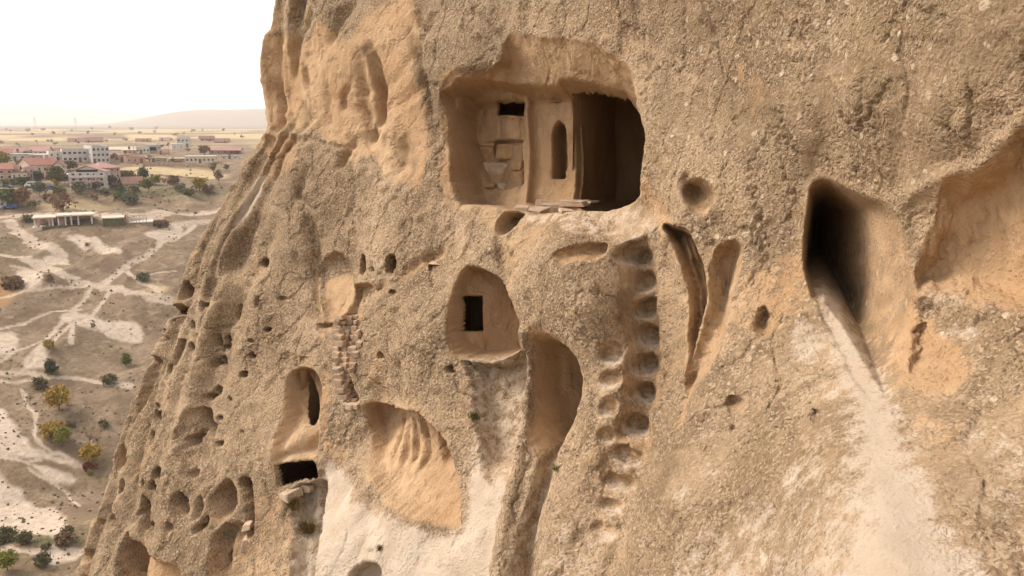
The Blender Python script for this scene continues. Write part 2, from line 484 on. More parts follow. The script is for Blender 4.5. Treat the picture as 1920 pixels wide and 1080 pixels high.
_mot = np.clip(.75 + .9 * n3(1.5, 33) + .4 * n3(4.1, 34), 0, 1.5)  # patchy darker tone over four areas of crust, strongest at upper right
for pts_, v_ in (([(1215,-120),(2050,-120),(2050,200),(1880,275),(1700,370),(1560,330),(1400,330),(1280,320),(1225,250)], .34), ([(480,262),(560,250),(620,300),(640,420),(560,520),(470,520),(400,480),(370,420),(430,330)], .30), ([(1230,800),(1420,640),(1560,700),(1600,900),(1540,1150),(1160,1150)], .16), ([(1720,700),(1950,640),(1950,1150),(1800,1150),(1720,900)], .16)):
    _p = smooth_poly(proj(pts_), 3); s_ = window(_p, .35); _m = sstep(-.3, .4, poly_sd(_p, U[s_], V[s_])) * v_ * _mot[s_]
    STAIN_SHADE[s_] = np.maximum(STAIN_SHADE[s_], _m)
# ---- upper left band of spalled orange tuff with flutes
region([(474,100),(530,60),(570,75),(600,40),(650,70),(680,20),(750,0),(800,40),(780,130),(795,240),(800,330),(770,350),(720,330),(690,290),(650,300),(600,250),(540,240),(478,252)], soft=.16, warp=3.5, fresh=.75, smooth=.5)
_p = smooth_poly(proj([(470,90),(560,40),(650,40),(780,20),(800,120),(800,340),(740,340),(640,280),(540,245),(475,250)])); s_ = window(_p, .2); _m = sstep(-.1, .25, poly_sd(_p, U[s_], V[s_]))
H[s_] += _m * ((.35 - np.abs(noise2(q[s_] * 3.0, V[s_] * .22, 16))) * .34 + noise2(q[s_] * 8, V[s_] * .8, 17) * .05)
region([(490,10),(520,0),(520,40),(500,80),(480,110),(478,70)], soft=.1, fresh=.8, smooth=.4)
region([(480,255),(540,245),(560,300),(500,330),(490,290)], soft=.12, fresh=.7)
carve([(560,235),(600,245),(640,262),(655,290),(600,270),(540,262),(478,266),(478,250)], -.12, w=.2)
groove([(684,90),(694,130),(700,180),(697,236)], .13, .42, sharp=1.6, fresh=.7, smooth=.6)
groove([(665,110),(664,150),(668,200),(678,245)], .12, .22, fresh=.8)
groove([(675,230),(680,250),(676,262)], .12, .3)
groove([(512,145),(522,180),(530,215),(520,245)], .11, .26)
groove([(563,120),(572,150),(578,165)], .06, .2)
groove([(600,90),(604,140),(606,200),(610,240)], .10, .12)
groove([(555,90),(545,130),(540,180)], .10, .12)
groove([(645,150),(632,175),(628,205)], .08, .16)
groove([(770,60),(790,120),(800,200),(812,260)], .10, .18)
groove([(735,250),(745,290),(738,318)], .14, .22, fresh=.8)
groove([(648,262),(635,290),(625,315)], .09, .2, fresh=.6)
groove([(505,30),(498,60)], .12, .15)
groove([(590,20),(560,60),(545,100)], .13, .16)
groove([(660,0),(630,50),(610,90)], .13, .14)
groove([(780,0),(800,60),(790,110)], .1, .16)
carve([(795,-40),(850,-40),(940,60),(945,110),(900,135),(850,150),(832,190),(836,260),(815,260),(800,180),(785,110)], -.10, w=.15)

region([(805,-60),(930,-60),(946,55),(940,102),(905,126),(850,146),(830,182),(812,262),(802,200),(790,110)], soft=.07, fresh=0, smooth=0, stain=.25)
# ---- the left slope: pale streak, pigeon holes, grooves
region([(478,335),(490,330),(486,360),(470,385),(455,410),(438,425),(448,400),(462,370)], soft=.05, warp=.8, pale=1.0, smooth=.6)
groove([(484,340),(462,385),(440,440)], .09, .10)
groove([(545,335),(568,390),(575,460),(566,520),(575,570)], .14, .22)
groove([(520,420),(480,500),(440,560),(400,640)], .22, .16)
groove([(470,420),(400,540),(360,640),(340,740)], .20, .16)
groove([(430,420),(370,520),(320,620)], .16, .12)
groove([(580,310),(555,360),(545,420)], .16, .14)
for a in [(490,493,22,17,.16,0,.3),(330,548,18,34,.22,.3,.2),(309,585,38,22,.30,-.35,.2),(292,622,12,10,.14,0,None),(286,636,22,14,.22,.2,None),
          (332,662,18,46,.22,.25,.1),(437,583,20,34,.30,.2,.2),(400,640,9,26,.22,.05,None),(415,643,8,26,.2,-.05,None),(407,678,13,18,.22,.1,None),
          (397,735,13,17,.2,0,None),(382,746,10,12,.2,0,None),(425,752,9,11,.08,0,None),(355,829,13,20,.25,.1,None),(305,886,15,22,.22,.1,.2),(293,909,10,17,.2,.1,None),
          (223,915,8,26,.22,.2,None),(211,933,10,11,.16,0,None),(160,965,11,32,.2,.1,.7),(201,980,19,24,.2,0,.4),(167,987,7,13,.1,0,None),
          (345,945,19,40,.17,0,.25),(370,955,9,40,.2,.1,.3),(378,985,9,22,.2,0,None),(275,965,13,60,.18,.1,None),(286,988,13,13,.15,0,None),
          (141,1062,22,46,.2,0,.9),(668,497,15,38,.25,0,.2),(730,496,17,36,.34,.1,.2),(693,505,10,12,.05,0,None),
          (1432,600,36,58,.30,.15,.4),(1384,748,38,32,.2,-.2,.5),(1527,779,18,38,.12,-.1,.1),(1384,792,16,12,.1,0,.5),(1427,413,12,12,.08,0,None),(1479,410,16,14,.07,0,None),
          (718,665,12,12,.06,0,None),(740,548,12,10,.05,0,None),(855,690,10,18,.08,0,None),(470,640,9,9,.05,0,None),(520,560,9,8,.05,0,None),(300,760,9,12,.08,0,None),
          (330,985,9,14,.08,0,None),(250,905,8,14,.08,0,None),(455,810,9,9,.05,0,None)]:
    px, py, w_, h_, dp, an, fr = a
    hollow(px, py, w_ * (1.15 if px < 1000 else 1.0), h_ * (1.15 if px < 1000 else 1.0), dp * (2.3 if px < 1000 else 1.0), an, fresh=fr, k=.75 if px < 1000 else 1.1)
rs_ = np.random.default_rng(21)
for _ in range(34):
    py_ = rs_.uniform(560, 1075); px_ = np.interp(py_, [560, 1080], [300, 120]) + 25 + rs_.uniform(0, 1) ** 1.2 * np.interp(py_, [560, 1080], [190, 330])
    hollow(px_, py_, rs_.uniform(7, 13), rs_.uniform(9, 26), rs_.uniform(.2, .42), rs_.uniform(-.1, .35), fresh=rs_.choice([0, .3, .6]), k=.8)
carve([(256,672),(278,666),(285,682),(272,735),(252,785),(240,800),(244,740),(250,700)], .45, w=.18, bowl=True, fresh=.25, smooth=.5)
carve([(374,765),(386,780),(388,815),(386,850),(378,820),(366,790)], .6, w=.1, bowl=True, fresh=.7, smooth=.5)
carve([(352,775),(375,770),(384,830),(380,870),(350,850),(335,820)], .25, w=.2, bowl=True)
carve([(216,838),(230,848),(232,868),(218,880),(205,890),(200,862)], .4, w=.15, bowl=True, fresh=.85, smooth=.5)
groove([(190,850),(190,880),(188,900)], .06, .22)
carve([(395,920),(415,905),(435,915),(440,945),(425,965),(405,985),(388,990),(382,950)], .55, w=.25, bowl=True, fresh=.5, smooth=.4, tilt=(.5, .3))
carve([(447,900),(462,896),(471,905),(471,960),(468,1000),(456,1005),(452,950)], .75, w=.08, fresh=.75, smooth=.5)
carve([(236,1000),(250,1008),(266,1030),(266,1100),(235,1100),(225,1050)], .8, w=.12, bowl=True, fresh=.6, smooth=.5, tilt=(.5, 0))
carve([(266,1026),(300,1040),(335,1060),(350,1120),(266,1120)], .20, w=.12, fresh=.9, smooth=.5)
carve([(395,1000),(430,985),(450,1000),(455,1060),(440,1120),(390,1120)], .3, w=.2, bowl=True, fresh=.55, smooth=.3)
groove([(405,1000),(402,1050),(406,1090)], .08, .14, fresh=.4)
# ---- pocket, crack and rubble channel left of the middle dome
carve([(568,500),(610,470),(640,500),(645,560),(622,598),(605,612),(590,605),(578,570)], .24, w=.20, bowl=True)
region([(577,528),(610,520),(640,516),(640,560),(622,600),(600,612),(582,580)], soft=.06, warp=.6, fresh=.85, smooth=.6)
carve([(640,540),(660,530),(690,535),(672,560),(672,600),(655,690),(672,752),(640,760),(628,700),(626,630),(600,620),(585,610),(622,600)], .34, w=.1, fresh=.55, smooth=.4)
hollow(592, 613, 34, 14, .22, 0)
groove([(720,540),(690,545),(660,570)], .10, .2, fresh=.5)
groove([(830,470),(790,490),(750,520)], .10, .16, fresh=.5)
groove([(565,520),(570,570),(585,610),(590,640)], .05, .10, fresh=.8)
# ---- doorway low on the left with its dark slot and rounded floor
carve([(527,705),(545,690),(570,691),(588,708),(598,745),(597,790),(592,830),(580,862),(545,868),(522,866),(520,800),(521,740)], .62, w=.14, fresh=.85, smooth=.85, tilt=(.35, .15), warp=.3)
carve([(575,702),(590,715),(600,750),(598,797),(578,790),(573,760)], .06, w=.03, off='now', warp=.1, hole=True)
blob(566, 832, .24, .22, -.50, off=.4)
region([(528,800),(560,790),(592,800),(590,845),(560,862),(530,862)], soft=.06, pale=.35, smooth=.8)
region([(596,690),(612,740),(606,800),(640,860),(610,880),(598,840)], soft=.08, fresh=.65, smooth=.3)
# the low black opening below it
carve([(522,868),(560,862),(590,866),(592,900),(560,905),(540,912),(522,915),(518,890)], .22, w=.05, off='now', warp=.25, hole=True, fresh=.3)
carve([(540,918),(575,905),(592,915),(596,1000),(600,1120),(550,1120),(540,1040),(528,960)], .38, w=.12, pale=.6, smooth=.4)
region([(480,920),(530,925),(545,1000),(540,1120),(440,1120),(440,1020),(470,960)], soft=.2, fresh=.45)
# ---- grooved scoop under the middle dome
carve([(674,764),(700,757),(750,762),(792,766),(815,785),(835,815),(852,850),(862,900),(866,990),(835,985),(780,968),(735,940),(705,905),(685,865),(676,810)], .40, w=.13, fresh=.95, smooth=.55, warp=.6, tilt=(.1, .25), lip=.03)
for g in ([(722,790),(726,830),(724,870)], [(752,780),(760,820),(764,860),(756,890)], [(770,785),(784,830),(786,865),(768,900)], [(742,800),(745,840),(742,880)]):
    groove(g, .055, .17, sharp=1.3)
carve([(815,790),(830,812),(846,850),(836,870),(812,882),(805,850)], .20, w=.15, bowl=True, tilt=(.6, 0))
# ---- bleached apron at the bottom
region([(592,880),(640,905),(700,945),(760,975),(865,1000),(880,900),(892,820),(935,800),(958,850),(945,950),(918,1150),(600,1150)], soft=.16, warp=2.0, pale=.95, smooth=.6, fresh=0)
carve([(596,885),(598,960),(602,1120),(560,1120),(560,960),(575,905)], .12, w=.08)
blob(680, 1000, .6, .4, -.15)
carve([(660,1075),(675,1058),(700,1045),(720,1048),(724,1080),(722,1120),(660,1120)], .5, w=.08, warp=.5, fresh=.6, smooth=.5, hole=False, tilt=(.3, 0))
hollow(712, 1027, 16, 14, .08)
# ---- big cave: sloping ceiling, room, deep room, level floor
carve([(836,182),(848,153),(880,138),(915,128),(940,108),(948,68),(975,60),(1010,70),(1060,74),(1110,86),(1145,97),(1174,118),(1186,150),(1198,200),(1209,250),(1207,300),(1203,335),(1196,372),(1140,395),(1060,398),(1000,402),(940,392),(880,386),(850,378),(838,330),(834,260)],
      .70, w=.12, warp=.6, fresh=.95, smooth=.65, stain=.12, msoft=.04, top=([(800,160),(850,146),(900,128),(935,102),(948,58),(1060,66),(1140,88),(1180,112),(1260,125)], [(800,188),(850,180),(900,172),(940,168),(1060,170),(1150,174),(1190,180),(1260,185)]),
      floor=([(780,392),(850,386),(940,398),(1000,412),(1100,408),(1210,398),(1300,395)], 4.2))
carve([(842,186,.4),(880,172,.6),(935,166,1.),(1060,170,1.),(1100,166,1.),(1150,172,1.),(1188,180,.6),(1200,215,.2),(1207,250),(1205,300),(1201,335),(1192,372),(1140,395),(1060,398),(1000,402),(940,392),(880,386),(852,376),(842,330),(839,250)],
      .42, w=.10, warp=.35, floor=([(780,388),(850,382),(940,394),(1000,406),(1100,402),(1210,394),(1300,390)], 4.2))
carve([(985,178),(1060,174),(1130,174),(1196,182),(1204,260),(1200,340),(1190,372),(1100,400),(1000,400),(986,380)], .22, w=.05, off='now', soft=False, warp=.1, floor=([(780,386),(850,380),(940,391),(1000,402),(1100,399),(1210,390),(1300,387)], 4.2))
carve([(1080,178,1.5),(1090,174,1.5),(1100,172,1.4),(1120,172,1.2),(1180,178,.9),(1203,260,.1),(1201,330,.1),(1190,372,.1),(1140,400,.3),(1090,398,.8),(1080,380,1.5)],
      .25, w=.04, warp=.2, soft=False, floor=([(780,384),(850,378),(940,388),(1000,398),(1100,396),(1210,386),(1300,384)], 4.2), stain=.25)  # deep room's shade is partly painted in here as darker rock colour
_p = proj([(1080,178,1.4),(1090,174,1.4),(1100,172,1.4),(1120,172,1.2),(1180,178,.9),(1203,260,.1),(1201,330,.1),(1190,372,.1),(1140,400,.3),(1090,398,.8),(1080,380,1.4)]); s_ = window(_p, .2)
HOLE[s_] |= (poly_sd(_p, U[s_], V[s_]) > .025) & (H[s_] > .95)
# recesses in the cave's back wall
carve([(929,189),(983,189),(982,217),(929,217)], .14, w=.03, off='now', soft=False, warp=.08, hole=True)
carve([(933,218),(984,222),(984,268),(935,268)], .05, w=.03, off='now', soft=False, warp=.1)
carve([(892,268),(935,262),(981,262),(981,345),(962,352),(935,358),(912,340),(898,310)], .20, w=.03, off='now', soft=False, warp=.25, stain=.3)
groove([(984,190,1.5),(986,360,1.5)], .02, .05, taper=False)
carve([(1036,335),(1035,250),(1040,234),(1049,227),(1057,234),(1062,250),(1063,335)], .7, w=.03, off='now', soft=False, warp=.1)
hollow(1072, 247, 1, 1, .01)
carve([(1030,183),(1050,183),(1050,192),(1030,192)], .2, w=.02, off='now', soft=False, warp=.05, stain=.6)  # small slot, coloured darker than the wall
# rubble hole in the cave lip
carve([(945,402),(968,395),(985,402),(975,420),(955,440),(938,446),(932,425)], .55, w=.10, fresh=.6, smooth=.7, warp=.3, tilt=(.4, .4))
region([(960,395),(1060,385),(1200,380),(1240,425),(1190,462),(1120,448),(1050,425),(985,420)], soft=.10, fresh=.55, pale=.45, smooth=.7)
region([(826,150),(862,140),(858,200),(846,300),(850,372),(828,380),(824,260)], soft=.06, fresh=.8, smooth=.4)
region([(836,360),(950,395),(935,430),(880,405),(830,390)], soft=.1, fresh=.6)
region([(938,470),(960,420),(1010,420),(1060,440),(1010,480),(985,540),(985,600),(960,540)], soft=.12, fresh=.5)
carve([(1072,480),(1095,465),(1130,456),(1150,462),(1146,485),(1110,500),(1085,500)], .25, w=.12, bowl=True, fresh=.75, smooth=.5, tilt=(0, .5))
groove([(936,440),(941,480),(958,530)], .09, .16)
# ---- alcove with the black window
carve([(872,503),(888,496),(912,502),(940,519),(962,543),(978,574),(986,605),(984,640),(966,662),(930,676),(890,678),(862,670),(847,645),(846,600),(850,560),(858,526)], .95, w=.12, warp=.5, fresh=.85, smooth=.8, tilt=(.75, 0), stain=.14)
carve([(856,554),(904,554),(905,623),(858,624)], .12, w=.02, off='now', soft=False, warp=0, hole=True)
carve([(866,676),(900,668),(950,664),(984,640),(996,700),(990,780),(975,850),(950,905),(905,900),(888,830),(886,760),(872,710)], .46, w=.22, warp=1.2, fresh=.45, pale=.48, smooth=.5)
groove([(965,690),(972,740),(970,790)], .05, .08)
hollow(925, 600, 9, 9, .02)
# ---- tall scooped niche beside it
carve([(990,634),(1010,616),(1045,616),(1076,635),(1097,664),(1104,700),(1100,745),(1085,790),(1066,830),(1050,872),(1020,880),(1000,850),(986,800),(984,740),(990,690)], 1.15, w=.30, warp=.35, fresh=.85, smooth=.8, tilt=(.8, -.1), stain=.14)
if 0: carve([(1048,676),(1060,671),(1106,671),(1105,720),(1092,780),(1070,828),(1052,850),(1044,800),(1044,740)], .55, w=.10, off='now', warp=.1)
carve([(1010,850),(1050,850),(1046,905),(1028,960),(1014,1010),(1004,1120),(950,1120),(962,1020),(984,940),(998,890)], .40, w=.16, warp=.6, fresh=.3, pale=.35, smooth=.5)
groove([(990,625),(986,700),(984,780),(974,870),(955,960),(935,1090)], .10, -.16, taper=False, fresh=0, pale=0, smooth=0)
# ---- channel with two ladders of footholds
carve([(1155,470),(1200,440),(1245,430),(1285,500),(1298,600),(1296,700),(1240,770),(1212,860),(1180,960),(1140,1080),(1128,1140),(1030,1140),(1060,980),(1105,860),(1140,760),(1150,620),(1158,540)], .12, w=.34, warp=1.2, fresh=.30, smooth=.25)
carve([(1176,470),(1225,465),(1236,560),(1236,700),(1230,800),(1184,830),(1180,760),(1182,620),(1176,540)], .12, w=.16, warp=.9, fresh=.4)
def foothold(px, py, w, h, dp):
    c = proj([(px, py), (px + w / 2, py), (px, py - h / 2)]); ru, rv = c[1, 0] - c[0, 0], c[2, 1] - c[0, 1]
    p = c[0] + np.array([(-ru, -rv), (ru, rv)]); s = window(p, .2)
    x, y = (U[s] + WU[s] * .8 - c[0, 0]) / ru, (V[s] + WV[s] * .8 - c[0, 1]) / rv
    k = (np.abs(x) ** 2.4 + np.abs(y) ** 2.4) ** (1 / 2.4)
    H[s] += dp * sstep(1.08, .35, k) * (1.0 - .45 * np.clip(y, -1, 1)) * np.where(y < 0, sstep(1.0, .55, -y), 1)
    paint(s, (1 - k) * ru, fresh=.5, smooth=.6, soft=.06)
    paint(s, np.minimum((1 - k) * ru, (-.15 - y) * rv), pale=.55, soft=.05)
def ladder(pts, hw, n, dp, pl):
    """a worn trough stepped by ledges"""
    p = proj(pts); s = window(p, hw * 2.5)
    d, t = line_sd(p, U[s] + WU[s] * .9, V[s] + WV[s] * .5)
    k = t * n + .22 * np.sin(t * 17) + d * 1.1; saw = k - np.floor(k)
    m = sstep(hw * 1.05, hw * .45, d + .02 * np.sin(k * 5)) * sstep(0, .03, t) * sstep(1, .94, t)
    H[s] += m * (.15 + dp * saw * sstep(1.0, .86, saw))
    paint(s, np.where(m > .15, .05, -.05) + 0 * d, fresh=.5, smooth=.55, soft=.05)
    paint(s, np.minimum(hw * .8 - d, (saw - .70) * .3), pale=pl, soft=.04)
ladder([(1186,448),(1200,520),(1207,600),(1211,680),(1205,760),(1186,840)], .235, 7.3, .05, .2)
for a in [(1188,476,60,44,.20),(1199,528,52,46,.23),(1205,580,50,46,.24),(1210,632,50,48,.25),(1208,686,56,50,.26),(1204,742,52,52,.26),(1192,800,60,50,.22),(1160,655,38,50,.15),(1157,706,42,46,.16),(1154,757,38,50,.16),(1148,810,34,42,.12),(1182,852,60,44,.18),(1166,898,60,42,.16),(1150,946,56,44,.14),(1136,992,50,42,.10)]:
    foothold(*a)
region([(1010,1000),(1060,950),(1130,960),(1120,1140),(1000,1140)], soft=.15, warp=1, pale=.3, smooth=.4)
groove([(1298,715),(1242,780),(1214,860),(1182,960),(1146,1080),(1130,1140)], .12, .13, taper=False)
# ---- pits and the fins right of the ladder
carve([(1284,350),(1300,338),(1325,342),(1344,362),(1342,390),(1322,404),(1300,400),(1284,380)], .42, w=.16, bowl=True, warp=.3, fresh=.6, smooth=.7, tilt=(0, .4))
hollow(1290, 350, 36, 50, .14)
carve([(1240,424),(1268,422),(1290,432),(1308,462),(1322,505),(1328,555),(1318,605),(1304,660),(1298,690),(1290,640),(1292,580),(1285,530),(1268,480)], .65, w=.08, warp=.3, fresh=.95, smooth=.4, lip=.04)
groove([(1262,430),(1285,480),(1302,540),(1306,600),(1296,670)], .035, -.24, fresh=.9)
groove([(1280,440),(1306,500),(1316,560)], .025, -.16, fresh=.9)
groove([(1204,345),(1225,385),(1250,425)], .10, .18, fresh=.8)
carve([(1335,482),(1362,452),(1390,460),(1388,510),(1374,560),(1364,620),(1346,675),(1318,716),(1290,734),(1288,690),(1300,640),(1318,590),(1328,530)], .36, w=.18, bowl=True, warp=.5, fresh=.65, smooth=.5, tilt=(.25, 0))
groove([(1362,500),(1354,580),(1346,650)], .05, .14, fresh=.6)
groove([(1300,700),(1297,730),(1290,790)], .04, .1, fresh=.7)
region([(1400,500),(1520,470),(1530,560),(1490,600),(1420,640),(1390,590)], soft=.15, warp=3, fresh=.6, smooth=.3)
region([(1490,590),(1525,600),(1545,660),(1530,690),(1490,650)], soft=.10, warp=2, pale=.7)
for a in [(1478,674,34,24),(1560,735,40,26),(1560,800,34,22),(1530,830,12,30),(1500,880,60,40),(1480,915,40,20),(1840,820,80,50),(1900,870,30,30),(1420,960,60,30),(1300,905,40,40),(1350,860,36,26),(1880,940,60,30),(1780,560,80,30),(1800,620,70,26)]:
    x, y, w_, h_ = a
    region([(x - w_ / 2, y), (x, y - h_ / 2), (x + w_ / 2, y), (x, y + h_ / 2)], soft=.14, warp=.8, pale=.6, smooth=.5)
region([(1290,1000),(1400,950),(1500,960),(1560,900),(1600,1150),(1250,1150)], soft=.4, warp=.8, pale=.5)
# ---- passage on the right: crisp left and top edges, a right wall that runs in, a trodden ramp for a floor
_p = smooth_poly(proj([(1524,347),(1550,338),(1578,350),(1620,369),(1662,382),(1690,415),(1704,480),(1716,560),(1714,640),(1692,720),(1645,765),(1602,725),(1562,645),(1531,580),(1508,505),(1509,440),(1515,386)]))
s_ = window(_p, .5); x_, y_ = U[s_] + WU[s_] * .35, V[s_] + WV[s_] * .35
sd_p = poly_sd(_p, x_, y_)
le = proj([(1520,300),(1514,386),(1507,440),(1506,505),(1530,580),(1560,640),(1600,720),(1640,800)]); ri = proj([(1600,300),(1690,380),(1708,480),(1722,560),(1722,640),(1710,720),(1680,800)])
le, ri = le[np.argsort(le[:, 1])], ri[np.argsort(ri[:, 1])]
t_ = np.clip((np.interp(y_, ri[:, 1], ri[:, 0]) - x_) / (np.interp(y_, ri[:, 1], ri[:, 0]) - np.interp(y_, le[:, 1], le[:, 0])), 0, 1)
fl_ = proj([(1440,552),(1500,555),(1545,568),(1580,612),(1620,680),(1660,745),(1740,820)]); fl_ = fl_[np.argsort(fl_[:, 0])]
_f = proj([(1600,765),(1575,540)])[:, 1]
dd_ = sstep(0, .08, sd_p) * (.04 + 5.2 * t_ ** 2.0) * (.06 + .94 * sstep(_f[0], _f[1], V[s_]))
H[s_] += np.minimum(dd_, (lambda q_: 2.0 * q_ + 5.5 * q_ ** 2)(np.maximum(0, V[s_] - np.interp(U[s_], fl_[:, 0], fl_[:, 1]))))
H[s_] -= .04 * np.exp(-(sd_p / .07) ** 2) * (sd_p < .03)
paint(s_, sd_p, fresh=.55, smooth=.85, soft=.05)
groove([(1575,620),(1600,680),(1630,740),(1664,820)], .25, .10, taper=False)
region([(1545,540),(1580,560),(1605,640),(1640,700),(1680,770),(1720,860),(1780,960),(1850,1150),(1560,1150),(1600,960),(1610,850),(1600,760),(1570,660)], soft=.45, warp=.8, pale=.5, smooth=.8, fresh=0)
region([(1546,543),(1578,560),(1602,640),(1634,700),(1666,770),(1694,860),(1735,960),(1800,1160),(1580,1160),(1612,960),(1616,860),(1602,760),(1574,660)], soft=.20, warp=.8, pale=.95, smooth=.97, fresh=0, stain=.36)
# ---- cut panel under the brow at the right edge
carve([(1757,352),(1810,322),(1872,294),(1896,250),(1990,170),(1990,600),(1900,585),(1810,565),(1716,552),(1722,480),(1740,410)], .36, w=.24, warp=1.2, fresh=.9, smooth=.5, lip=.04, msoft=.10, tilt=(.1, .15))
groove([(1870,300),(1862,360),(1850,430),(1852,520)], .10, .10)
groove([(1700,370),(1745,345),(1830,315),(1900,245)], .07, -.10, taper=False)
region([(1540,345),(1620,370),(1690,385),(1700,470),(1720,540),(1690,560),(1670,440),(1640,390)], soft=.07, stain=.35)  # darker band along the brow and right edge of the passage
groove([(1716,552),(1800,575),(1920,600)], .10, -.10, taper=False)
carve([(1712,620),(1730,606),(1748,618),(1755,650),(1740,690),(1715,705),(1705,680)], .24, w=.13, bowl=True, fresh=.85, smooth=.6)
region([(1700,600),(1760,610),(1815,660),(1825,690),(1770,740),(1700,720)], soft=.08, warp=1.5, fresh=.85, smooth=.4)
region([(1690,740),(1730,760),(1790,830),(1770,860),(1720,820)], soft=.12, warp=3, fresh=.5)
groove([(1820,640),(1870,660),(1930,680)], .12, -.08)
# ---- build the mesh: face, fine relief along the normals, solid behind
H[:] = np.maximum(H, -1.2)
def soft_box(a):
    b = a.copy()
    b[1:-1, 1:-1] = (a[1:-1, 1:-1] * 4 + a[:-2, 1:-1] + a[2:, 1:-1] + a[1:-1, :-2] + a[1:-1, 2:]) / 8
    return b
H = soft_box(soft_box(H))
xs = SU - U
Dd = BASE + H + 2.6 * np.logaddexp(0, xs / .10) * .10
P = U[..., None] * U_ + V[..., None] * V_ + Dd[..., None] * D_
tu = np.gradient(P, axis=1); tv = np.gradient(P, axis=0)
N = np.cross(tu, tv); N /= np.linalg.norm(N, axis=2)[..., None] + 1e-9           # out of the rock
if (N @ D_).mean() > 0: N = -N
inview = np.zeros(BASE.shape, bool)
inview[:] = (U > -16.5) & (U < 2.6) & (V > -6.5) & (V < 7)
x, y, z = (P[inview][:, k] for k in range(3))
rough = (1 - .78 * np.maximum(SMOOTH, PALE * .6)[inview])
facing = sstep(.12, .55, np.abs(N[inview] @ D_))
r0 = fbm3(x * 1.6, y * 1.6, z * 1.6, 3) * .030
pebb = noise3(x * 13, y * 13, z * 13)
r1 = .40 * (fbm3(x * 5.5, y * 5.5, z * 5.5, 3, .6) * .020 + np.abs(pebb) * .016 + np.maximum(noise3(x * 8.5 + 3, y * 8.5, z * 8.5), .1) * .022)
big = np.maximum(noise3(x * 3.7 + 9, y * 3.7, z * 3.7) - .22, 0) * .11 - np.maximum(.045 - np.abs(noise3(x * 1.7, y * 1.7 + 4, z * 1.1) + .12 * pebb), 0) * .8
r1 = (r1 * (.55 + .9 * np.clip(.5 + noise3(x * 1.1, y * 1.1, z * 1.1 + 6), 0, 1)) + big)
r2 = (noise3(x * 10, y * 10, z * 3.2 + 5) * .010 + noise3(x * 24, y * 24, z * 9) * .005) * FRESH[inview] * (.3 + .7 * facing)
dis = r2 + r0 * (.4 + .6 * rough) * (.25 + .75 * facing) + r1 * rough * facing
P[inview] += N[inview] * dis[:, None]

TONE = np.clip(.5 + .95 * (1.1 * n3(.8, 21) + .7 * noise2(q * 2.1, V * .7, 22) + .4 * n3(4.5, 23)), 0, 1)
MOTT = np.clip(.5 + .8 * (n3(2.3, 24) + .6 * n3(5.2, 25)), 0, 1)
fin_d = P @ D_
def hit(px, py):
    """where a sight line meets the finished rock"""
    r = ray(px, py); ru, rv, rd = r @ U_, r @ V_, r @ D_
    f = np.arange(3, 26, .01)
    u, v = f * ru, f * rv
    i = np.clip(np.searchsorted(gv, v) - 1, 0, len(gv) - 2); j = np.clip(np.searchsorted(gu, u) - 1, 0, len(gu) - 2)
    g = f * rd - fin_d[i, j]
    k = int(np.argmax(g > 0))
    return r * f[k]

rr, cc = U.shape
keep = ~(HOLE[:-1, :-1] & HOLE[1:, :-1] & HOLE[:-1, 1:] & HOLE[1:, 1:])
idx = np.arange(rr * cc).reshape(rr, cc)
Q = np.stack([idx[:-1, :-1], idx[:-1, 1:], idx[1:, 1:], idx[1:, :-1]], -1)[keep]
loop = np.concatenate([idx[0, :-1], idx[:-1, -1], idx[-1, :0:-1], idx[:0:-1, 0]])
back = P.reshape(-1, 3)[loop]
back = back + D_ * np.maximum(0, 30 - back @ D_)[:, None]
nb0 = rr * cc
k = np.arange(len(loop)); kn = (k + 1) % len(loop)
Q2 = np.stack([loop[kn], loop[k], nb0 + k, nb0 + kn], -1)
cen = back.mean(0)
Vv = np.concatenate([P.reshape(-1, 3), back, cen[None]])
Q3 = np.stack([nb0 + kn, nb0 + k, np.full(len(k), nb0 + len(k)), np.full(len(k), nb0 + len(k))], -1)
me = big_mesh("cliff", Vv, np.concatenate([Q, Q2]), ROCK)
ext = len(loop) + 1
for nm, arr in (("fresh", FRESH), ("pale", PALE), ("lichen", LICH), ("smoothness", SMOOTH), ("stain", STAIN_SHADE), ("tone", TONE), ("mottle", MOTT)):
    attr(me, nm, np.concatenate([arr.ravel(), np.zeros(ext)]))
cliff = link(bpy.data.objects.new("cliff", me))
tag(cliff, "tall weathered tuff cliff pierced by rock-cut rooms, niches and pigeon holes", "cliff", kind="structure")
# closing wall at the back of the rock
bb = [back[np.argmin(back @ U_ + back @ V_)], back[np.argmax(back @ U_ - back @ V_)], back[np.argmax(back @ U_ + back @ V_)], back[np.argmin(back @ U_ - back @ V_)]]
bw = link(bpy.data.objects.new("rock_back", mesh_from("rock_back", [b - D_ * .02 for b in bb], [(0, 1, 2, 3)], ROCK)), cliff)

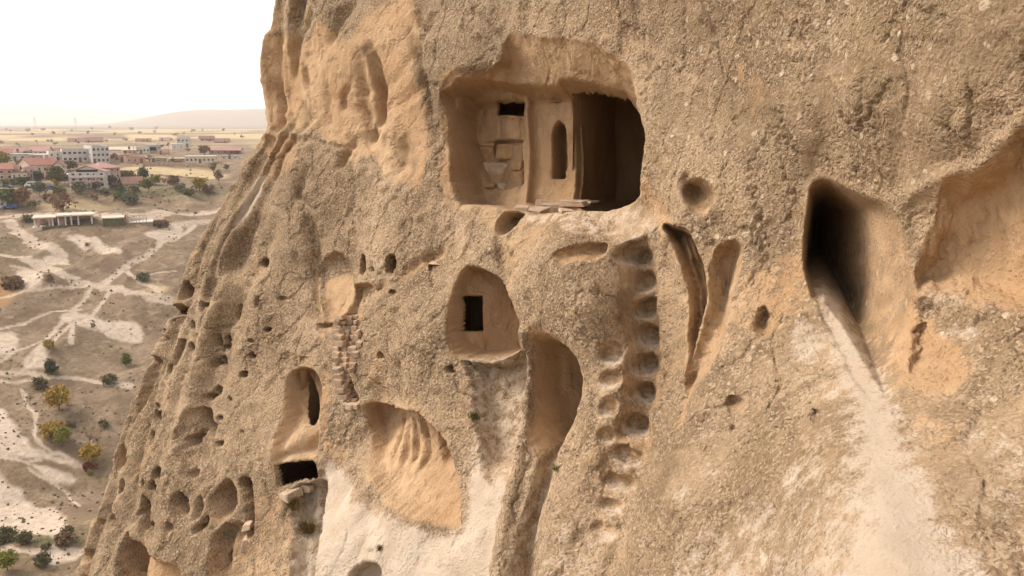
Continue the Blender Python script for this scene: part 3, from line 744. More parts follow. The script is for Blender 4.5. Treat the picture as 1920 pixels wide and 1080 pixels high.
# ---- dark rooms behind the punched openings
def room(px, py, off, w, h, depth):
    c = proj([(px, py)], off)[0]
    d0 = float(base_d(c[0:1], c[1:2])[0]) + off
    o = c[0] * U_ + c[1] * V_ + d0 * D_
    up = np.array((0, 0, 1.0)); into = np.array((math.sin(CY), math.cos(CY), 0))
    vs_ = []
    for dd in (0, depth):
        for a, b in ((-1, -1), (1, -1), (1, 1), (-1, 1)):
            vs_.append(o + U_ * a * w / 2 + up * b * h / 2 + into * dd)
    m = mesh_from("chamber", vs_, [(4, 5, 6, 7), (0, 1, 5, 4), (1, 2, 6, 5), (2, 3, 7, 6), (3, 0, 4, 7)], ROCK, True)
    bm = bmesh.new(); bm.from_mesh(m)
    bmesh.ops.subdivide_edges(bm, edges=bm.edges[:], cuts=9, use_grid_fill=True)
    for _ in range(3): bmesh.ops.smooth_vert(bm, verts=[v for v in bm.verts if not v.is_boundary], factor=.5)
    for v in bm.verts:                                     # hand-cut, uneven walls
        n = v.co * 1.0
        k_ = float(noise3(np.array([n.x * 1.7]), np.array([n.y * 1.7]), np.array([n.z * 1.7]))[0]) * .10
        if not v.is_boundary: v.co += v.normal * k_
    bm.to_mesh(m); bm.free(); nv = len(m.vertices)
    attr(m, "fresh", np.ones(nv)); attr(m, "smoothness", np.ones(nv)); attr(m, "tone", np.full(nv, .5)); attr(m, "mottle", np.full(nv, .5))
    link(bpy.data.objects.new("chamber", m), cliff)
room(1178, 290, 1.8, 1.85, 2.05, 3.4)
room(955, 203, 1.55, 1.6, 1.2, 1.6)
room(880, 588, .70, 1.4, 1.5, 1.8)
room(588, 750, .75, .5, 1.6, 1.2)
room(556, 888, .75, 1.6, 1.0, 2.2)
# ------------------------------------------------------------------ the valley: one sheet from below the camera to the horizon
ROWS = [  # picture row at the left of the view, metres away
    (1500,105),(1250,112),(1080,128),(1000,142),(960,152),(900,166),(830,176),(780,184),(700,200),(640,214),(600,226),(560,236),(500,256),(450,274),(420,290),(402,302),(385,318),(362,338),
    (350,352),(335,370),(318,398),(300,440),(285,520),(272,660),(262,860),(252,1300),(245,2000),(239,3600),(236,7000),(234.9,14000),(234.5,26000)]
_r = np.array(ROWS, float)
_el = np.arctan((540 - _r[:, 0]) / math.hypot(FPX, 760)) * 1.0
def row_elev(py, px=200):
    r = ray(px, py); return r[2] / math.hypot(r[0], r[1])
prof_r = np.concatenate([[20, 80], _r[:, 1]])
prof_z = np.array([row_elev(p) * d for p, d in ROWS])
prof_z = np.concatenate([[-84, -78], prof_z])
def terrain(x, y):
    x = np.asarray(x, float); y = np.asarray(y, float)
    r = np.hypot(x, y); az = np.degrees(np.arctan2(x, y))          # 0 ahead, negative to the left
    rs = np.clip(r, 20, 26000)
    z = np.interp(rs, prof_r, prof_z)
    near = sstep(100, 170, r) * sstep(420, 300, r)
    z = z + near * (noise2(x / 38, y / 38, 31) * 3.0 + noise2(x / 15, y / 15, 32) * 1.2 - np.abs(noise2(x / 24, y / 24, 38)) * 4.0 + noise2(x / 5, y / 5, 33) * .3)
    z = z + sstep(300, 420, r) * sstep(1600, 900, r) * noise2(x / 110, y / 110, 34) * 1.6
    z = z + sstep(300, 330, r) * sstep(380, 345, r) * (noise2(x / 22, y / 22, 35)) * 1.6
    # hills on the horizon
    def hill(d, w, az0, wa, h, e=2.0):
        return h * np.exp(-np.abs((az - az0) / wa) ** e - ((np.log(r + 1) - math.log(d)) / w) ** 2)
    hl = hill(6200, .20, -13, 6.5, 128, 2) + hill(6600, .22, -20.5, 3.4, 70, 2) + hill(5200, .2, 10, 14, 150) + hill(13000, .22, -30, 5, 250, 2) + hill(16000, .25, -24, 4, 200) + hill(15000, .3, -55, 16, 260) + hill(11000, .3, 60, 30, 200) + hill(12000, .3, 150, 60, 180) + hill(12000, .3, -130, 40, 200)
    z = z + hl * (1 + .10 * noise2(x / 900, y / 900, 36) + .05 * noise2(x / 300, y / 300, 37))
    return z
def ground(px, py):
    """where a sight line meets the valley floor"""
    r = ray(px, py); h = math.hypot(r[0], r[1])
    d = np.geomspace(95, 24000, 4200); f = d / h
    k = int(np.argmax(f * r[2] < terrain(f * r[0], f * r[1])))
    return np.array((f[k] * r[0], f[k] * r[1], float(terrain(f[k] * r[0], f[k] * r[1])))), f[k]

az = np.concatenate([np.arange(-180, -50, 4.0), np.arange(-50, -36, .5), np.arange(-36, -12, .075), np.arange(-12, 0, .6), np.arange(0, 180.1, 4.0)])
rd = np.concatenate([np.arange(20, 110, 6), np.arange(110, 430, .62), np.geomspace(430, 1500, 150), np.geomspace(1520, 26000, 130)])
AZ, RD = np.meshgrid(np.radians(az), rd)
GX, GY = RD * np.sin(AZ), RD * np.cos(AZ)
GZ = terrain(GX, GY)
# tracks, bare patches, fields: painted where they lie on the ground
TRACK = np.zeros_like(GX); FIELD = np.zeros_like(GX); GREEN = np.zeros_like(GX); OCHRE = np.zeros_like(GX)
azd = np.degrees(AZ)
gn = noise2(GX / 2.2, GY / 2.2, 41) * .6 + noise2(GX / .9, GY / .9, 42) * .3
def gpoly(pts): return np.array([ground(*p)[0][:2] for p in pts])
def gwin(p, m):
    x0, y0 = p.min(0) - m; x1, y1 = p.max(0) + m
    i = np.nonzero((GX > x0) & (GX < x1) & (GY > y0) & (GY < y1))
    return i
def track(pts, width, v=1.0, wob=1.0):
    p = gpoly(pts); i = gwin(p, 8)
    d, _ = line_sd(p, GX[i] + noise2(GX[i] / 7, GY[i] / 7, 43) * wob, GY[i] + noise2(GX[i] / 7, GY[i] / 7, 44) * wob)
    m = v * .8 * sstep(width * .62, width * .36, d + gn[i] * width * .5)
    TRACK[i] = np.maximum(TRACK[i], m)
    GZ[i] -= .15 * m
def patch(pts, arr, v=1.0, soft=1.5, wob=2.5):
    p = smooth_poly(gpoly(pts), 4); i = gwin(p, 10)
    sd = poly_sd(p, GX[i] + noise2(GX[i] / 9, GY[i] / 9, 45) * wob, GY[i] + noise2(GX[i] / 9, GY[i] / 9, 46) * wob)
    m = v * sstep(-soft, soft, sd + gn[i] * 1.2)
    arr[i] = np.maximum(arr[i], m)
for pts, w_ in [([(-60,470),(0,477),(60,490),(120,515),(170,533),(200,540),(250,548),(290,557),(330,562)], 2.6), ([(-60,565),(0,557),(60,548),(110,538),(165,533)], 1.5),
                ([(195,532),(240,500),(275,480),(320,450),(365,424)], 2.4), ([(-60,696),(0,697),(60,698),(85,707),(150,712),(190,718),(240,726)], 1.6), ([(-60,717),(0,714),(75,711)], .9),
                ([(15,412),(40,440),(80,460),(108,478),(122,495)], 3.6), ([(175,540),(150,565),(132,590),(95,630),(60,675),(38,696)], 1.3), ([(155,598),(110,630),(80,660),(45,690)], 1.2),
                ([(205,542),(180,580),(150,600),(130,640)], 1.2), ([(38,730),(60,770),(62,800),(80,835),(95,846)], .8), ([(-40,620),(20,610),(90,590),(150,580)], 1.0),
                ([(60,880),(100,905),(130,925),(152,948)], .6), ([(0,850),(60,868),(110,850),(150,872)], 1.0), ([(120,520),(70,505),(20,500)], .9), ([(240,510),(260,530),(300,545)], 1.4),
                ([(0,675),(40,655),(80,640)], .9), ([(250,520),(330,508)], .9), ([(-40,985),(30,1035),(150,1040)], .9), ([(-40,1030),(60,1040),(160,1030)], .7)]:
    track(pts, w_)
track([(-80,412),(0,408),(60,404),(130,402),(200,402),(280,406),(370,402),(440,398)], 6.5, .9)
track([(300,420),(340,424),(375,416),(430,405)], 4, .8)
for pts in [[(-60,735),(0,772),(28,795),(56,832),(20,826),(-60,826)], [(-40,812),(10,818),(60,833),(100,848),(150,868),(165,882),(100,862),(40,850),(-40,850)], [(-40,860),(0,890),(38,925),(70,948),(112,958),(116,1000),(60,1003),(0,995),(-40,990)],
            [(130,446),(150,442),(168,448),(180,445),(205,462),(228,470),(215,478),(180,466),(158,470)], [(-30,626),(30,624),(36,655),(10,664),(-30,655)], [(110,594),(150,588),(200,598),(262,604),(268,640),(225,640),(180,622),(130,612)],
            [(270,438),(325,424),(345,440),(300,452)], [(75,490),(100,480),(120,494),(90,500)], [(100,700),(40,690),(60,664),(85,640),(82,672)], [(25,515),(60,505),(85,520),(60,545)], [(60,870),(110,880),(150,900),(100,905)],
            [(60,1028),(130,1025),(140,1050),(90,1055)]]:
    patch(pts, TRACK, 1.0, soft=.6, wob=1.5)
patch([(-40,528),(10,530),(34,540),(22,562),(-40,572)], OCHRE, .9)
patch([(260,545),(290,532),(320,535),(300,556)], FIELD, .8)
patch([(215,318),(260,312),(330,316),(400,322),(420,336),(330,334),(220,328)], FIELD, .9, soft=3)
patch([(60,385),(110,372),(180,378),(230,390),(130,396)], FIELD, .5, soft=3)
for y0, y1, v in ((243, 250, .85), (252, 262, 1.0), (267, 271, .5), (276, 281, .6), (262, 266, .35)):
    r0_, r1_ = np.interp([-y1, -y0], -_r[:, 0], _r[:, 1])
    FIELD = np.maximum(FIELD, v * sstep(r0_ * .93, r0_ * 1.04, RD + gn * r0_ * .04) * sstep(r1_ * 1.05, r1_ * .95, RD + noise2(azd * .5, RD * 0, 47) * r1_ * .1) * sstep(-.45, .05, noise2(azd * .45, RD / 300, 48)))
patch([(0,345),(100,350),(225,345),(330,352),(400,360),(410,372),(250,372),(120,362),(0,362)], GREEN, .7, soft=4, wob=6)
patch([(-40,985),(60,985),(120,1000),(150,1000),(140,1022),(60,1018),(-40,1020)], GREEN, .9, soft=2)
patch([(0,440),(60,470),(110,510),(40,480),(-20,470)], GREEN, .25, soft=4)

def make_ground():
    t = NT("dry_valley")
    tr, fi, gr, oc = (t.attr(k) for k in ("track", "field", "green", "ochre"))
    M = t.math
    big = t.noise(.018, 4, .6); mid = t.noise(.12, 5, .65); fine = t.noise(.7, 4, .7); spk = t.noise(1.9, 2, .6)
    c = t.mix(t.ramp(mid, .35, .65), (.165, .112, .070), (.270, .195, .125))
    c = t.mix(M('MULTIPLY', t.ramp(big, .45, .68), .5), c, (.215, .155, .075))
    c = t.mix(M('MULTIPLY', t.ramp(fine, .50, .34), .6), c, (.125, .088, .048))
    c = t.mix(M('MULTIPLY', t.ramp(t.noise(.22, 4, .6), .56, .66), .55), c, (.36, .27, .18))
    c = t.mix(M('MULTIPLY', t.ramp(spk, .40, .28), .75), c, (.085, .066, .036))
    c = t.mix(M('MULTIPLY', t.ramp(t.noise(.33, 5, .7, dist=1.2), .50, .40), .55), c, (.135, .088, .050))
    c = t.mix(gr, c, t.mix(t.ramp(fine, .4, .6), (.075, .075, .032), (.17, .15, .065)))
    c = t.mix(M('MULTIPLY', fi, .9), c, t.mix(t.ramp(mid, .4, .6), (.42, .315, .165), (.52, .40, .215)))
    c = t.mix(oc, c, (.33, .185, .080))
    c = t.mix(tr, c, t.mix(t.ramp(fine, .35, .65), (.42, .325, .235), (.54, .435, .33)))
    return t.done(c, t.bump(fine, .8, .5))
me = grid_mesh("ground", np.stack([GX, GY, GZ], -1)[:, ::-1], mat=make_ground())
for nm, arr in (("track", TRACK), ("field", FIELD), ("green", GREEN), ("ochre", OCHRE)):
    attr(me, nm, arr[:, ::-1])
ground_o = tag(link(bpy.data.objects.new("ground", me)), kind="structure")
# ------------------------------------------------------------------ materials of smaller things
def plain(name, c, var=.18, scale=1.2, rough=.85, spec=.2):
    t = NT(name)
    t.b.inputs["Specular IOR Level"].default_value = spec
    n = t.noise(scale, 4, .65)
    cc = t.mix(t.ramp(n, .3, .7), tuple(x * (1 - var) for x in c), tuple(min(1, x * (1 + var)) for x in c))
    return t.done(cc, rough=rough)
def leafmat(name, c, c2):
    t = NT(name)
    oi = t.n.new("ShaderNodeObjectInfo").outputs['Random']
    n = t.noise(1.3, 3, .6)
    cc = t.mix(t.ramp(n, .3, .7), c, c2)
    t.b.inputs["Subsurface Weight"].default_value = 0.0
    return t.done(cc, rough=.8)
PM = {
    'white': plain("white_plaster", (.56, .51, .44)), 'cream': plain("cream_plaster", (.55, .46, .33)), 'pink': plain("pink_plaster", (.46, .29, .25)),
    'peach': plain("peach_plaster", (.45, .28, .19)), 'grey': plain("grey_concrete", (.36, .34, .31)), 'palegrey': plain("pale_concrete", (.46, .43, .39)),
    'stone': plain("rubble_masonry", (.36, .26, .18), .3, .8), 'red': plain("red_tiles", (.31, .14, .10), .25, 2), 'pinkroof': plain("faded_pink_tiles", (.36, .20, .165), .2, 2),
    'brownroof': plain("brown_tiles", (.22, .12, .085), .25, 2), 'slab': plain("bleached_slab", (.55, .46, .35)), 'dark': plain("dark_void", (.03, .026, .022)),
    'glass': plain("dark_glass", (.045, .045, .047), .1, 1, .2, .5), 'frame': plain("window_trim", (.55, .50, .44)), 'wood': plain("old_wood", (.16, .10, .06)),
    'steel': plain("grey_steel", (.25, .25, .25), .1, 1, .5), 'purple': plain("plum_paint", (.24, .10, .11)), 'hedge': plain("ivy_face", (.10, .095, .045), .5, 3),
    'bark': plain("bark", (.12, .085, .055)), 'tyre': plain("tyre_rubber", (.02, .02, .02)), 'blue': plain("blue_car_paint", (.05, .09, .22), .05, 1, .3, .5),
    'navy': plain("navy_car_paint", (.03, .035, .06), .05, 1, .3, .5), 'silver': plain("silver_car_paint", (.42, .42, .41), .05, 1, .35, .5), 'whitecar': plain("white_car_paint", (.62, .60, .56), .05, 1, .35, .5),
}
LM = {
    'green': leafmat("green_leaves", (.085, .105, .028), (.16, .175, .055)), 'dark': leafmat("dark_leaves", (.050, .062, .028), (.095, .105, .050)), 'olive': leafmat("olive_leaves", (.095, .082, .036), (.17, .145, .065)),
    'sage': leafmat("sage_leaves", (.095, .095, .058), (.18, .17, .105)), 'yellow': leafmat("yellow_leaves", (.30, .185, .030), (.42, .28, .060)), 'lime': leafmat("lime_leaves", (.17, .165, .028), (.27, .24, .055)),
    'gold': leafmat("gold_olive_leaves", (.20, .145, .018), (.33, .25, .040)), 'brown': leafmat("brown_leaves", (.14, .085, .045), (.24, .15, .085)), 'rust': leafmat("rust_leaves", (.17, .085, .045), (.25, .14, .08)),
    'red': leafmat("red_leaves", (.13, .030, .022), (.20, .055, .035)), 'plum': leafmat("plum_leaves", (.085, .050, .042), (.14, .085, .070)), 'scrub': leafmat("dry_scrub", (.105, .078, .044), (.17, .13, .075)), 'grass': leafmat("tuft_grass", (.085, .090, .022), (.16, .14, .045)), 'dry': leafmat("dry_stalks", (.13, .085, .035), (.22, .15, .065)),
}
def boxes(name, bl, mat, parent=None, bevel=0):
    """one mesh from boxes (x0, x1, y0, y1, z0, z1)"""
    vs_, fs = [], []
    for x0, x1, y0, y1, z0, z1 in bl:
        n = len(vs_)
        vs_ += [(x0,y0,z0),(x1,y0,z0),(x1,y1,z0),(x0,y1,z0),(x0,y0,z1),(x1,y0,z1),(x1,y1,z1),(x0,y1,z1)]
        fs += [(n,n+3,n+2,n+1),(n+4,n+5,n+6,n+7),(n,n+1,n+5,n+4),(n+1,n+2,n+6,n+5),(n+2,n+3,n+7,n+6),(n+3,n,n+4,n+7)]
    return link(bpy.data.objects.new(name, mesh_from(name, vs_, fs, mat)), parent)
def poly_obj(name, vs_, fs, mat, parent=None):
    return link(bpy.data.objects.new(name, mesh_from(name, vs_, fs, mat)), parent)

# ------------------------------------------------------------------ the village
def window_part(parent, x, z, w, h, y, shared={}, mat='glass', frame='frame'):
    k = (round(w, 2), round(h, 2), mat, frame)
    if k not in shared:
        a = boxes("window", [(-w/2, w/2, -.06, .04, -h/2, -h/2 + .14), (-w/2, w/2, -.06, .04, h/2 - .12, h/2), (-w/2, -w/2 + .12, -.05, .04, -h/2 + .14, h/2 - .12), (w/2 - .12, w/2, -.05, .04, -h/2 + .14, h/2 - .12)], PM[frame], parent)
        b = boxes("pane", [(-w/2 + .12, w/2 - .12, -.01, .03, -h/2 + .14, h/2 - .12)], PM[mat], a)
        shared[k] = (a.data, b.data)
    else:
        a = link(bpy.data.objects.new("window", shared[k][0]), parent); link(bpy.data.objects.new("pane", shared[k][1]), a)
    a.location = (x, y, z)
    return a
def gable(name, parent, x0, x1, y0, y1, z, h, mat, along='x', over=.5):
    x0 -= over; x1 += over; y0 -= over; y1 += over
    t = .18
    if along == 'x':
        ym = (y0 + y1) / 2; s = [(y0, z), (ym, z + h), (y1, z)]
        vs_ = [(x, y, zz + d) for x in (x0, x1) for y, zz in s for d in (0, t)]
    else:
        xm = (x0 + x1) / 2; s = [(x0, z), (xm, z + h), (x1, z)]
        vs_ = [(x, y, zz + d) for y in (y0, y1) for x, zz in s for d in (0, t)]
    fs = [(1,3,9,7),(3,5,11,9),(0,6,8,2),(2,8,10,4),(0,2,3,1),(2,4,5,3),(6,7,9,8),(8,9,11,10),(0,1,7,6),(4,10,11,5)]
    return poly_obj(name, vs_, fs, mat, parent)
def hip(name, parent, x0, x1, y0, y1, z, h, mat, over=.5):
    x0 -= over; x1 += over; y0 -= over; y1 += over
    r = min(x1 - x0, y1 - y0) * .42; ym = (y0 + y1) / 2
    vs_ = [(x0,y0,z),(x1,y0,z),(x1,y1,z),(x0,y1,z),(x0 + r,ym,z + h),(x1 - r,ym,z + h),(x0,y0,z-.2),(x1,y0,z-.2),(x1,y1,z-.2),(x0,y1,z-.2)]
    return poly_obj(name, vs_, [(0,1,5,4),(1,2,5),(2,3,4,5),(3,0,4),(6,9,8,7),(0,6,7,1),(1,7,8,2),(2,8,9,3),(3,9,6,0)], mat, parent)
def house(label, px0, px1, pyb, pyt, depth=8, yaw=0, wall='white', roof='flat', rmat='slab', rh=1.6, floors=1, cols=3, win=(1.1, 1.3), name="house", cat="house", door=True, sink=1.0, wmat='glass', side=2, chim=False, group=None):
    p, f = ground((px0 + px1) / 2, pyb)
    s = f / FPX; w = (px1 - px0) * s / max(.6, math.cos(R(yaw))); h = (pyb - pyt) * s
    az_ = math.atan2(p[0], p[1])
    e = empty(name, p, -az_ + R(yaw)); tag(e, label, cat, group)
    if roof in ('gable', 'gableend', 'hip'): h -= rh
    boxes("wall", [(-w/2, w/2, 0, depth, -sink - 3, h)], PM[wall], e)
    if roof == 'flat':
        boxes("roof", [(-w/2 - .25, w/2 + .25, -.25, depth + .25, h, h + .28)], PM[rmat], e)
    elif roof == 'parapet':
        boxes("roof", [(-w/2 + .22, w/2 - .22, .22, depth - .22, h, h + .06)], PM[rmat], e)
        boxes("parapet", [(-w/2, w/2, -.02, .2, h, h + .6), (-w/2, w/2, depth - .2, depth + .02, h, h + .6), (-w/2, -w/2 + .2, .2, depth - .2, h, h + .6), (w/2 - .2, w/2, .2, depth - .2, h, h + .6)], PM[wall], e)
    elif roof == 'hip': hip("roof", e, -w/2, w/2, 0, depth, h, rh, PM[rmat])
    else:
        al = 'x' if roof == 'gable' else 'y'
        rf = gable("roof", e, -w/2, w/2, 0, depth, h, rh, PM[rmat], al)
        if al == 'y': poly_obj("gable_wall", [(-w/2,-.0,h),(w/2,-.0,h),(0,-.0,h+rh*.97),(-w/2,.2,h),(w/2,.2,h),(0,.2,h+rh*.97)], [(0,1,2),(3,5,4),(0,2,5,3),(1,4,5,2)], PM[wall], e)
        else:
            for xx in (-w/2, w/2 - .2): poly_obj("gable_wall", [(xx,0,h),(xx,depth,h),(xx,depth/2,h+rh*.97),(xx+.2,0,h),(xx+.2,depth,h),(xx+.2,depth/2,h+rh*.97)], [(0,2,1),(3,4,5),(0,3,5,2),(1,2,5,4)], PM[wall], e)
    if chim: boxes("chimney", [(w*.2, w*.2 + .7, depth*.4, depth*.4 + .7, h, h + rh + 1.0)], PM[wall], e)
    fh = h / floors
    di = random.randrange(cols) if door and cols else -1
    for k in range(floors):
        for j in range(cols):
            x = -w/2 + w * (j + .5) / cols
            if k == 0 and j == di:
                boxes("door", [(x - .55, x + .55, -.05, .05, 0, 2.1)], PM['wood'], e); continue
            window_part(e, x, k * fh + fh * .55, min(win[0], w / cols * .7), min(win[1], fh * .6), -.03, mat=wmat)
        for j in range(side):
            for sx in (-1, 1):
                a = window_part(e, sx * (w/2 + .03), k * fh + fh * .55, min(win[0], depth / side * .6), min(win[1], fh * .6), depth * (j + .5) / side, mat=wmat)
                a.rotation_euler.z = sx * R(90)
    return e, w, h, s

# apartment house in the middle of the village
e, w, h, s = house("three-storey pink and white apartment house with balconies under an open gabled attic", 136, 196, 352, 312, 11, -14, 'white', 'gableend', 'pinkroof', 2.2, 3, 5, (1.2, 1.3), "apartment_house", "house", sink=2)
for k in (1, 2):
    z = k * h / 3
    b = boxes("balcony", [(-w*.5, w*.5, -1.3, 0, z - .12, z + .05)], PM['pink'], e)
    boxes("balustrade", [(-w*.5, w*.5, -1.32, -1.2, z + .05, z + .85)], PM['frame' if k == 2 else 'pink'], b)
for j in range(5):
    x = -w/2 + .3 + j * (w - .6) / 4
    boxes("pillar", [(x - .18, x + .18, -1.3, -.95, -2, h)], PM['frame'], e)
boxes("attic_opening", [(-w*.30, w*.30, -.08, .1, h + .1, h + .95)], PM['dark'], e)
e, w, h, s = house("pink apartment wing with a faded hipped roof joined to the white balconied house", 188, 226, 347, 306, 12, 22, 'pink', 'hip', 'pinkroof', 1.8, 3, 4, (.9, 1.3), "apartment_house", "house", sink=2)
for k in (1, 2):
    boxes("balcony", [(-w*.48, 0, -1.1, 0, k*h/3 - .1, k*h/3 + .8)], PM['frame'], e)
# long grey building and its annexes
house("long two-storey grey concrete building standing behind the apartment houses", 122, 180, 304, 282, 14, 4, 'palegrey', 'parapet', 'grey', 1, 2, 7, (1.8, 1.3), "commercial_building", "building")
house("taller pale grey end block of the long concrete building", 176, 205, 306, 276, 16, 12, 'palegrey', 'parapet', 'grey', 1, 3, 4, (1.2, 1.4), "commercial_building", "building")
house("low grey flat-roofed shed in front of the far red roofs", 24, 62, 302, 290, 10, 0, 'palegrey', 'flat', 'grey', 1, 1, 3, (1.2, 1.2), "shed", "building")
house("low white-edged grey hall left of the long concrete building", 60, 110, 302, 291, 12, 0, 'grey', 'flat', 'white', 1, 1, 4, (1.5, 1.1), "hall", "building")
house("small pale pink block at the hall's end with two dark windows", 95, 124, 303, 287, 9, 6, 'white', 'parapet', 'white', 1, 2, 3, (.9, 1.1), "house", "house")
house("house with a bright red tiled roof and white gable beside olive trees", 62, 108, 325, 297, 11, 26, 'cream', 'gable', 'red', 2.8, 1, 5, (1.0, 1.2), "house", "house", chim=True)
house("white gabled cottage at the end of the bright red roof", 100, 119, 326, 303, 7, -10, 'white', 'gableend', 'red', 2.2, 2, 3, (.8, 1.1), "house", "house")
house("peach house with a red tiled roof at the picture's left edge", -28, 22, 338, 308, 10, 6, 'peach', 'gable', 'red', 2.2, 2, 4, (1.1, 1.3), "house", "house")
house("salmon house under a brown-red roof next to the cream wall", 14, 34, 334, 312, 9, -6, 'peach', 'gable', 'brownroof', 1.8, 1, 2, (1, 1.2), "house", "house")
house("low cream annex with small square windows in front of the salmon house", 24, 50, 337, 324, 6, 0, 'cream', 'flat', 'brownroof', 1, 1, 3, (.8, .8), "annex", "house", door=False)
house("narrow pink two-window house at the corner by the street lamp", 46, 64, 336, 317, 8, -8, 'pink', 'parapet', 'slab', 1, 2, 2, (.9, 1.2), "house", "house")
house("reddish terrace of low roofs between the salmon and red houses", 34, 66, 318, 308, 8, 4, 'stone', 'gable', 'red', 1.4, 1, 4, (.8, .9), "house", "house")
house("far house with a red roof at the left edge beyond the yellow tree", -14, 21, 291, 279, 12, 8, 'peach', 'gable', 'red', 2.4, 1, 3, (1.4, 1.2), "house", "house")
house("far pale house with pinkish roof and white gable behind the sheds", 56, 87, 288, 276, 12, -14, 'white', 'gable', 'pinkroof', 2.4, 1, 4, (1.2, 1.2), "house", "house")
house("far low purple-roofed farm in the fields above the concrete building", 130, 164, 266, 259, 16, 0, 'pink', 'gable', 'brownroof', 3, 1, 4, (2, 1.4), "farmhouse", "house")
house("far farm shed with dark roof right of the purple-roofed farm", 162, 192, 267, 258, 16, 0, 'grey', 'gable', 'brownroof', 3, 1, 3, (2, 1.4), "shed", "building")
house("tiny far white hut beside dark bushes in the fields", 88, 99, 266, 262, 8, 0, 'white', 'flat', 'white', 1, 1, 2, (1.5, 1.4), "hut", "building")
house("tiny white cottage behind the grey shed at far left", 30, 46, 286, 279, 9, 10, 'white', 'gable', 'pinkroof', 2, 1, 2, (1.2, 1.1), "house", "house")
house("far cream barn between the pinkish roof and the concrete building", 96, 116, 284, 278, 10, -6, 'cream', 'gable', 'brownroof', 2, 1, 3, (1.2, 1.1), "barn", "building")
house("low red-roofed cottage wedged before the concrete building", 112, 134, 316, 306, 8, 12, 'white', 'gable', 'red', 1.8, 1, 3, (.9, 1.0), "house", "house")
house("stone yard building with a flat roof left of the white balconied house", 112, 136, 338, 328, 7, -4, 'stone', 'flat', 'slab', 1, 1, 3, (.9, 1.0), "house", "house")
house("peach cottage behind the dark trees below the red roof", 70, 92, 338, 324, 8, 6, 'peach', 'gable', 'brownroof', 1.8, 1, 3, (.9, 1.0), "house", "house")
house("small white house right of the tall concrete end block", 206, 222, 298, 288, 8, -10, 'white', 'gable', 'pinkroof', 1.8, 1, 2, (1, 1), "house", "house")
house("long low rubble barn behind the white cottage row", 206, 246, 282, 276, 9, 2, 'stone', 'gable', 'slab', 1.6, 1, 4, (1, 1), "barn", "building")
house("pale peach house on the far row right of the rubble barn", 232, 256, 290, 282, 8, 4, 'peach', 'flat', 'slab', 1, 1, 3, (1, 1.1), "house", "house")
house("small grey house between the cypress and the dark garage", 298, 314, 290, 281, 8, -3, 'palegrey', 'gable', 'brownroof', 1.8, 1, 2, (1, 1), "house", "house")
house("flat stone house above the retaining wall", 284, 312, 306, 297, 7, 3, 'stone', 'flat', 'stone', 1, 1, 3, (.9, 1), "house", "house")
house("far white farmhouse under the yellow field at the hill's foot", 300, 318, 264, 258, 10, 0, 'white', 'gable', 'pinkroof', 2.4, 1, 2, (1.4, 1.2), "farmhouse", "house")
house("far brown farm shed left of the white farmhouse", 256, 282, 266, 260, 12, 0, 'stone', 'gable', 'brownroof', 2.4, 1, 2, (1.4, 1.2), "shed", "building")
# right half of the village
house("long cream single-storey house with a row of small dark windows", 349, 402, 307, 294, 9, -4, 'cream', 'flat', 'slab', 1, 1, 7, (1.0, 1.2), "house", "house")
house("white cottage in the scattered row left of the dark garage", 256, 280, 288, 277, 8, 6, 'white', 'parapet', 'slab', 1, 1, 4, (1.1, 1.2), "house", "house")
house("grey house with a dark open garage below the tall bush", 276, 297, 287, 273, 9, -8, 'grey', 'flat', 'grey', 1, 1, 1, (5.0, 2.2), "garage", "building", door=False, wmat='dark')
house("white cube house with a blank wall beside the dark cypress", 323, 345, 281, 271, 9, 4, 'white', 'flat', 'slab', 1, 1, 2, (.8, .9), "house", "house", door=False)
house("pale grey two-storey block rising behind the white cube house", 333, 354, 276, 260, 10, -6, 'palegrey', 'parapet', 'grey', 1, 2, 3, (1.2, 1.3), "house", "house")
house("far pink farm building on the slope under the yellow field", 376, 402, 264, 255, 10, 5, 'pink', 'gable', 'brownroof', 2.6, 1, 3, (1.6, 1.4), "farmhouse", "house")
house("far stone barn with an overgrown dark roof", 402, 428, 268, 260, 10, -5, 'stone', 'gable', 'brownroof', 2.6, 1, 2, (1.6, 1.4), "barn", "building")
e, w, h, s = house("long low house with a pale pink roof and plum-coloured porch posts", 394, 450, 289, 277, 9, -6, 'stone', 'gable', 'pinkroof', 1.6, 1, 5, (1.1, 1.2), "house", "house")
for j in range(7):
    boxes("post", [(w*.06 + j*w*.07, w*.06 + j*w*.07 + .3, -2.2, -1.9, -1, h)], PM['purple'], e)
boxes("porch_roof", [(w*.04, w*.54, -2.5, 0, h - .05, h + .2)], PM['pinkroof'], e)
house("peach stone ruin with empty window holes in the rubble plots", 238, 270, 306, 296, 7, 10, 'peach', 'parapet', 'stone', 1, 1, 3, (.9, 1.1), "ruin", "house", wmat='dark')
house("brown stone hut between the ruin and the concrete building", 225, 243, 304, 291, 7, -6, 'stone', 'flat', 'stone', 1, 1, 2, (.9, 1.1), "hut", "building", wmat='dark')
house("low pale-roofed outbuilding left of the long cream house", 318, 345, 304, 298, 7, 0, 'stone', 'flat', 'slab', 1, 1, 2, (.8, .8), "outbuilding", "building")
house("terracotta-roofed low house half hidden by garden trees", 233, 268, 351, 333, 8, 8, 'stone', 'gable', 'brownroof', 2.4, 1, 3, (1, 1), "house", "house")
house("white wall of a small building cut by the left edge above the road", -20, 11, 392, 377, 5, 4, 'white', 'parapet', 'white', 1, 1, 2, (1, 1), "building", "building")
house("small pale pink building with white wall by the far field edge", 415, 446, 298, 293, 7, -4, 'white', 'flat', 'pinkroof', 1, 1, 3, (1, 1), "house", "house")
